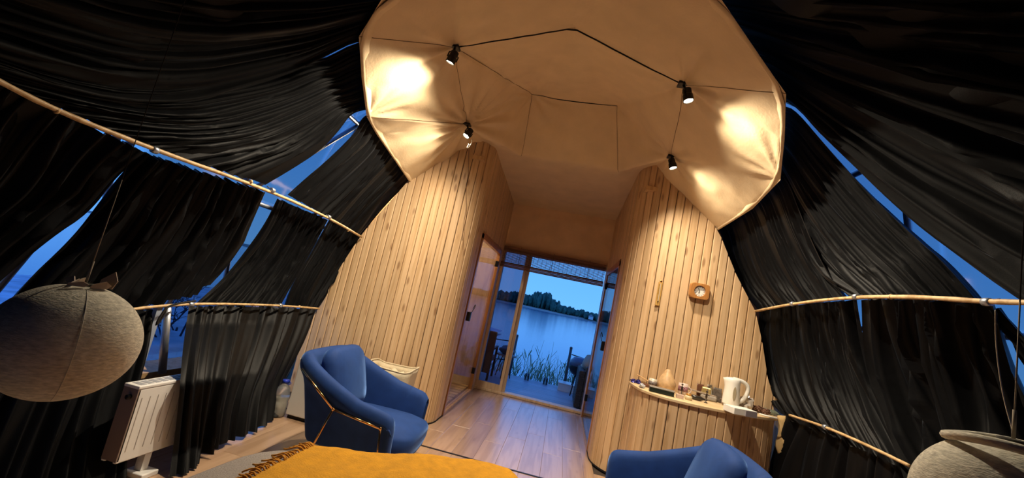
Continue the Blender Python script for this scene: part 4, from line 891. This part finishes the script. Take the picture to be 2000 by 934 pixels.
# cords along the right drape and the left wall
t = thing('hanging_cord', 'thin grey cord dangling over the right pleated drape', 'cord', on_dome(np.array((1944., 606.)), .93)); MB().tube(smooth_poly(on_dome(np.array([(1944., 606.), (1944, 660), (1950, 720), (1960, 780), (1980, 850)]), .93), 24), .0022, 5).build('cord', ROPE, t, smooth=True)
t = thing('lamp_cable', 'dark lamp cable running down the left pine wall', 'cable', aty(913, 300, 4.118)); MB().tube(smooth_poly([aty(916, 292, 4.118), aty(915, 340, 4.118), aty(909, 370, 4.118), aty(912, 400, 4.118), aty(905, 440, 4.118), aty(903, 470, 4.118)], 30), .0028, 5).build('cable', DARKW, t, smooth=True)
p = Vector(aty(922, 272, 3.68)); t = thing('cable_tie', 'white cable tie dangling under the left lower spotlight', 'cable tie', p); MB().tube(smooth_poly([p, p+Vector((.004, 0, -.05)), p+Vector((-.03, 0, -.105)), p+Vector((-.018, 0, -.05))], 14), .004, 6).build('strip', WHITEP, t, smooth=True)

# ---- bamboo blind over the lake door
bl = thing('bamboo_blind', 'brown bamboo roman blind rolled up over the lake door', 'blind', (-.25, 6.30, 2.05))
BAMD = wood('blind_bamboo', (.20, .10, .06), (.12, .055, .035), grain=(2, 30, 30), objrand=.2)
bx1, bx2 = WLX+.012, WRX-.035
for k in range(13):
    z = 1.835+k*.0165; MB().box((bx1, 6.286, z), (bx2, 6.292, z+.0085)).build('slat', BAMD, bl)
for k in range(4): MB().box((bx1, 6.262+.006*(k % 2), 1.765+k*.018), (bx2, 6.278+.006*(k % 2), 1.781+k*.018)).build('folded_slat', BAMD, bl, bevel=.003)
MB().box((bx1, 6.27, 2.045), (bx2, 6.315, 2.075)).build('head_rail', BAMD, bl)
for k in range(4): MB().box((bx1, 6.278, 2.0+.012*k), (bx2, 6.284, 2.008+.012*k)).build('slat', BAMD, bl)
n = 24
for k in range(n):
    x = bx1+.03+(bx2-bx1-.06)*k/(n-1); MB().box((x-.002, 6.283, 1.80), (x+.002, 6.2855, 2.05)).build('thread', DARKW, bl)
for x in (-.75, -.27, .25): MB().tube([(x, 6.28, 2.09), (x, 6.279, 2.03), (x, 6.279, 1.79)], .004, 6).build('pull_cord', DARKW, bl)
MB().tube([(bx2+.012, 6.27, 2.06), (bx2+.012, 6.27, 1.72)], .004, 6).build('side_cord', WHITEP, bl)

# ---- washroom contents seen through the left door
t = thing('vanity_cabinet', 'brown wooden vanity cabinet behind the washroom glass', 'cabinet', (-1.6, 5.55, 0))
MB().box((-1.95, 5.15, .03), (-1.35, 6.0, .60)).build('body', DARKW, t, bevel=.005); MB().box((-1.97, 5.13, .60), (-1.33, 6.02, .64)).build('top', HONEY, t, bevel=.004)
MB().box((-1.348, 5.18, .06), (-1.335, 5.56, .57)).build('door', DARKW, t); MB().box((-1.348, 5.59, .06), (-1.335, 5.97, .57)).build('door', DARKW, t)
tag(MB().ball((-1.45, 5.5, .73), (.08, .12, .09), 14, 9, wob=.5).build('folded_towel', CANVAS, smooth=True), 'crumpled cream towel on the washroom cabinet', 'towel')
tag(MB().lathe([(.001, 0), (.035, 0), (.037, .12), (.015, .16), (.015, .2), (.001, .2)], (-1.45, 5.25, .64), 16).build('soap_bottle', mat('blue_grey_bottle', (.10, .14, .28), .3), smooth=True), 'blue grey soap bottle on the washroom cabinet', 'bottle')

# ================================================================== OUTSIDE
WATER = mat('lake_water', (.03, .17, .40), .12, bump=(3.0, .25), spec=.6, stretch=(.35, 1, 1))
lake = MB().add([(-900, -200, -.6), (900, -200, -.6), (900, 420, -.6), (-900, 420, -.6)], [(0, 1, 2, 3)]).build('lake', WATER); tag(lake, 'calm blue lake beyond the deck', None, None, 'structure')
deck = MB().box((-3.2, 6.5, -.30), (3.0, 8.82, -.135)).build('deck', mat('deck_base', (.02, .02, .025), .9)); tag(deck, 'dark weathered deck outside the lake door', None, None, 'structure')
DECK = wood('deck_board', (.42, .44, .50), (.33, .35, .40), grain=(1.5, 30, 30), rough=.45, objrand=.12)
for k in range(16): MB().box((-3.2, 6.50+k*.146, -.135), (3.0, 6.642+k*.146, -.10)).build('plank', DECK, deck)
POSTM = wood('post_timber', (.10, .085, .08), (.06, .05, .048), grain=(20, 20, 2), objrand=.05)
posts = [(-2.0, 8.74, 'deck post left of the dark outdoor chair'), (-.77, 8.72, 'deck post beside the door mullion'), (.30, 8.72, 'deck post in front of the outdoor sofa'), (1.7, 8.72, 'deck post at the far right end of the rope railing')]
for x, y, lb in posts:
    t = thing('railing_post', lb, 'post', (x, y, -.1), 0, 'wooden posts of the deck railing')
    MB().tube([(x, y, -.1), (x, y, .66)], .026, 12).build('post', POSTM, t, smooth=True); MB().lathe([(.027, 0), (.029, .012), (.016, .03), (.001, .032)], (x, y, .66), 12).build('cap', POSTM, t, smooth=True)
for (a, b), lb in (((0, 1), ('upper rope of the left deck railing', 'lower rope of the left deck railing')), ((2, 3), ('upper rope of the right deck railing', 'lower rope of the right deck railing'))):
    for zi, z in enumerate((.55, .18)):
        xa, xb = posts[a][0]+.03, posts[b][0]-.03
        if zi == 1 and a == 2: continue
        pts = [(xa+(xb-xa)*u, 8.72, z-.16*u*(1-u)) for u in np.linspace(0, 1, 14)]
        tag(MB().tube(pts, .011, 6).build('railing_rope', mat('dark_rope', (.10, .085, .08), .9), smooth=True), lb[zi], 'rope', 'ropes of the deck railing')
for x, lb in ((-.42, 'left candle jar on the outer deck edge'), (-.06, 'right candle jar on the outer deck edge')):
    t = thing('candle_jar', lb, 'candle', (x, 8.65, -.1), 0, 'candle jars on the deck edge')
    MB().lathe([(.001, 0), (.045, 0), (.047, .12), (.043, .12), (.041, .01), (.001, .01)], (x, 8.65, -.099), 16).build('jar', GLASSC, t, smooth=True); MB().lathe([(.001, .01), (.03, .01), (.03, .07), (.001, .07)], (x, 8.65, -.099), 12).build('candle', mat('dark_wax', (.22, .2, .2), .5), t, smooth=True)
t = thing('white_step', 'white painted board box on the deck before the reeds', 'box', (.45, 8.5, -.1)); MB().box((.18, 8.35, -.1), (.95, 8.66, .03)).build('body', WHITE, t, bevel=.008); MB().box((.17, 8.34, .03), (.96, 8.67, .045)).build('top', WHITE, t, bevel=.004)
# wicker sofa, seen from its end
WICK = mat('dark_wicker', (.05, .038, .03), .6, bump=(90, 1.0), var=.5, var_scale=70)
SOFAC = mat('sofa_cushion', (.42, .32, .23), .9, bump=(60, .3))
t = thing('wicker_sofa', 'dark wicker outdoor sofa with beige cushions on the deck', 'sofa', (.95, 7.75, -.1))
sx0, sx1, sy0, sy1 = .44, 1.9, 7.12, 7.85
MB().box((sx0, sy0, -.08), (sx0+.09, sy1, .48)).build('arm', WICK, t, bevel=.015)
for i in range(14):
    MB().box((sx0-.004, sy0+.02, -.05+i*.037), (sx0+.002, sy1-.02, -.028+i*.037)).build('wicker_strand', WICK, t)
    MB().box((sx0+.002, sy0-.005, -.05+i*.037), (sx0+.088, sy0+.002, -.028+i*.037)).build('wicker_strand', WICK, t)
MB().box((sx0+.09, sy0, -.08), (sx1, sy1, .18)).build('seat_base', WICK, t, bevel=.015); MB().box((sx0+.09, sy0, .18), (sx1, sy0+.1, .55)).build('back', WICK, t, bevel=.015)
for i in range(2): MB().box((sx0+.1+i*.62, sy0+.1, .185), (sx0+.70+i*.62, sy1+.02, .33)).build('seat_cushion', SOFAC, t, bevel=.05)
for i, (x, y, z, lb) in enumerate([(.62, 7.55, .56, 'beige pillow propped on the wicker sofa arm'), (.60, 7.74, .40, 'second beige pillow at the front of the wicker sofa')]):
    tag(MB().ball((x, y, z), (.13, .25, .15), 16, 10, wob=.25).build('pillow', SOFAC, smooth=True), lb, 'pillow', 'pillows on the outdoor sofa')
t = thing('barbecue', 'dark kettle barbecue with blue grey lid beside the sofa', 'barbecue', (.50, 8.22, -.1))
MB().ball((.50, 8.22, .40), (.20, .20, .17), 18, 10).build('bowl', BLACKM, t, smooth=True); MB().lathe([(.205, .42), (.19, .50), (.13, .565), (.001, .58)], (.50, 8.22, 0), 18).build('lid', mat('blue_grey_lid', (.10, .13, .2), .3), t, smooth=True)
for a in (0, 2.1, 4.2): MB().tube([(.50+.1*math.cos(a), 8.22+.1*math.sin(a), .3), (.50+.2*math.cos(a), 8.22+.2*math.sin(a), -.09)], .011, 6).build('leg', BLACKM, t, smooth=True)
# dark outdoor chair behind the screened leaf
t = thing('outdoor_chair', 'dark high-backed outdoor chair seen through the screened leaf', 'chair', (-1.25, 7.9, -.1), 0)
MB().box((-1.58, 7.62, .02), (-1.02, 7.68, .73)).build('backrest', mat('black_textilene', (.012, .012, .013), .7, bump=(200, .4)), t, bevel=.02)
MB().box((-1.58, 7.66, .22), (-1.02, 8.2, .28)).build('seat', WICK, t, bevel=.015)
for x in (-1.56, -1.04):
    MB().box((x-.02, 7.64, .42), (x+.02, 8.2, .455)).build('armrest', BLACKM, t)
    for y in (7.66, 8.18): MB().box((x-.018, y-.018, -.1), (x+.018, y+.018, .44)).build('leg', BLACKM, t)
tag(MB().cbox((-1.3, 7.92, .34), (.42, .40, .12)).build('seat_pad', SOFAC, bevel=.04), 'beige seat pad on the dark outdoor chair', 'cushion')
t = thing('side_table', 'low dark outdoor table behind the screened leaf', 'table', (-.86, 8.3, -.1))
MB().lathe([(.001, .30), (.19, .30), (.19, .325), (.001, .325)], (-.86, 8.3, 0), 24).build('top', mat('table_grey', (.2, .19, .19), .4), t)
for a in (.5, 2.6, 4.7): MB().tube([(-.86+.08*math.cos(a), 8.3+.08*math.sin(a), .3), (-.86+.16*math.cos(a), 8.3+.16*math.sin(a), -.1)], .01, 6).build('leg', BLACKM, t, smooth=True)
tag(MB().ball((-.86, 8.3, .40), (.14, .11, .075), 14, 9, wob=.5).build('folded_blanket', mat('pink_grey_blanket', (.32, .24, .24), .9), smooth=True), 'crumpled pinkish blanket on the low outdoor table', 'blanket')
# reeds
reed = MB(); rr_ = random.Random(3)
for k in range(520):
    x = rr_.uniform(-4.5, 4.0); y = rr_.uniform(8.95, 10.6); h = rr_.uniform(.45, 1.0)*(1 if rr_.random() < .8 else 1.25); lx = rr_.gauss(.02, .07); ly = rr_.gauss(0, .05)
    base = Vector((x, y, -.62)); tip = base+Vector((lx*h*2, ly*h*2, h))
    for q in range(rr_.randint(3, 5)):
        f_ = rr_.uniform(.25, .9); b = base.lerp(tip, f_); an = rr_.uniform(0, 2*PI); ln = rr_.uniform(.2, .42); d_ = Vector((math.cos(an), math.sin(an)*.6, 0)); w_ = Vector((-d_.y, d_.x, 0))*.008+Vector((.004, 0, 0))
        m1 = b+d_*ln*.35+Vector((0, 0, ln*.55)); e2 = b+d_*ln*.8+Vector((0, 0, ln*.62))
        reed.add([b-w_, b+w_, m1+w_, e2, m1-w_], [(0, 1, 2, 4), (4, 2, 3)])
    reed.tube([base, base.lerp(tip, .5)+Vector((lx*.05, 0, 0)), tip], [.006, .005, .002], 4, cap=False)
tag(reed.build('reeds', mat('reed_green', (.36, .46, .26), .6, var=.3, var_scale=3)), 'green reeds growing along the lake edge of the deck', 'reeds', None, 'stuff')
# far shore
bank = MB(); pts = []
xs = np.linspace(-420, 420, 90)
P = np.array([[(x, 285+8*noise.noise(Vector((x*.02, 0, 0)))+o*30, -.62+z) for x in xs] for o, z in ((0, 0), (.1, .5), (.3, 1.1), (2, 2.0), (5, 1.0))])
tag(MB().grid(P).build('far_shore', mat('shore_sand', (.40, .38, .32), .9, var=.2, var_scale=.1), smooth=True), 'low far shore across the lake', None, None, 'structure')
def crown_h(a):     # tree height over the water by bearing (pixel column of the photograph)
    return float(np.interp(a, [-.6, -.14, -.105, -.085, -.07, -.055, -.035, -.02, 0, .04, .08, .3, .6], [6, 6.5, 8, 7, 9.5, 11.5, 11, 7.5, 5.5, 5.2, 4.6, 4.5, 5]))
TREEM = mat('far_foliage', (.05, .13, .10), .9, var=.45, var_scale=.5)
far = random.Random(5); g = MB()
for k in range(1100):
    a = far.uniform(-.55, .5); dist = 292+far.uniform(0, 26); hh = crown_h(a)*far.uniform(.72, 1.05); x = a*dist
    r = far.uniform(.9, 2.0); n6 = 7
    g.ball((x, dist, .2+hh*.55), (r, r, hh*.5), n6, 5, wob=.55)
    g.tube([(x, dist, 0), (x, dist, hh*.5)], .25, 4, cap=False)
tag(g.build('far_trees', TREEM, smooth=True), 'dense dark trees along the far shore', 'trees', None, 'stuff')
hx = .064*288; t = thing('far_house', 'tiny white house on the far shore', 'house', (hx, 288, .5)); MB().box((hx-1.4, 286, .5), (hx+1.4, 289, 2.4)).build('walls', WHITE, t); MB().prism([(hx-1.7, 285.8, 2.4), (hx+1.7, 285.8, 2.4), (hx, 285.8, 3.8)], (0, 1, 0), 3.6).build('roof', mat('grey_roof', (.3, .3, .32), .7), t)
# bare shrub outside the left window
def shrub(label, base, h, seed):
    q = random.Random(seed); g = MB()
    def br(p, d_, ln, r, dep):
        e2 = p+d_*ln; g.tube([p, p.lerp(e2, .5)+Vector((q.gauss(0, .04), q.gauss(0, .04), 0))*ln, e2], [r, r*.8, r*.55], 4, cap=False)
        if dep:
            for _ in range(q.randint(2, 4)):
                nd = (d_+Vector((q.gauss(0, .6), q.gauss(0, .6), q.gauss(.1, .35)))).normalized(); br(p.lerp(e2, q.uniform(.5, 1)), nd, ln*q.uniform(.5, .75), r*.55, dep-1)
    for _ in range(4): br(Vector(base), Vector((q.gauss(0, .4), q.gauss(0, .4), 1)).normalized(), h*.4, .03, 4)
    tag(g.build('bare_shrub', mat('bare_twigs', (.02, .03, .06), .9)), label, 'shrub', 'bare shrubs outside the left window')
dv = ray(345, 640); shrub('bare shrub seen through the left window beside the radiator', tuple(EYEV+dv*(7.0)-np.array([0, 0, .75])), 2.2, 4)
shrub('bare shrub further back, seen through the upper left slit', (-11, 9.5, -.6), 2.4, 9)
P = np.array([[(-3.2-o, y, -.5+z) for y in np.linspace(-6, 26, 30)] for o, z in ((0, 0), (1.5, .15), (4, .10), (9, -.05), (12, -.2))])
tag(MB().grid(P).build('left_bank', mat('bank_ground', (.55, .62, .72), .9, var=.3, var_scale=2, bump=(4, .6)), smooth=True), 'bare lake bank outside the left windows', None, None, 'structure')
# added lamp and lampshade, unseen, to brighten the washroom behind the glass
L = bpy.data.lights.new('washroom_fill_lamp', 'POINT'); L.energy = 75; L.color = LAMP_COL; L.shadow_soft_size = .06
t = thing('washroom_fill_lamp', 'unseen lamp added to brighten the washroom', 'lamp', (-1.8, 5.3, 2.55)); lo = bpy.data.objects.new('fill_light', L); C.objects.link(lo); lo.parent = t; lo.location = (0, 0, -.06)
MB().lathe([(.001, -.03), (.05, -.025), (.07, .0), (.07, .06), (.001, .06)], (-1.8, 5.3, 2.555), 18).build('shade', mat('opal_shade', (.8, .75, .65), .4), t, smooth=True)
for o in bpy.data.objects:
    if '_at' in o: del o['_at']
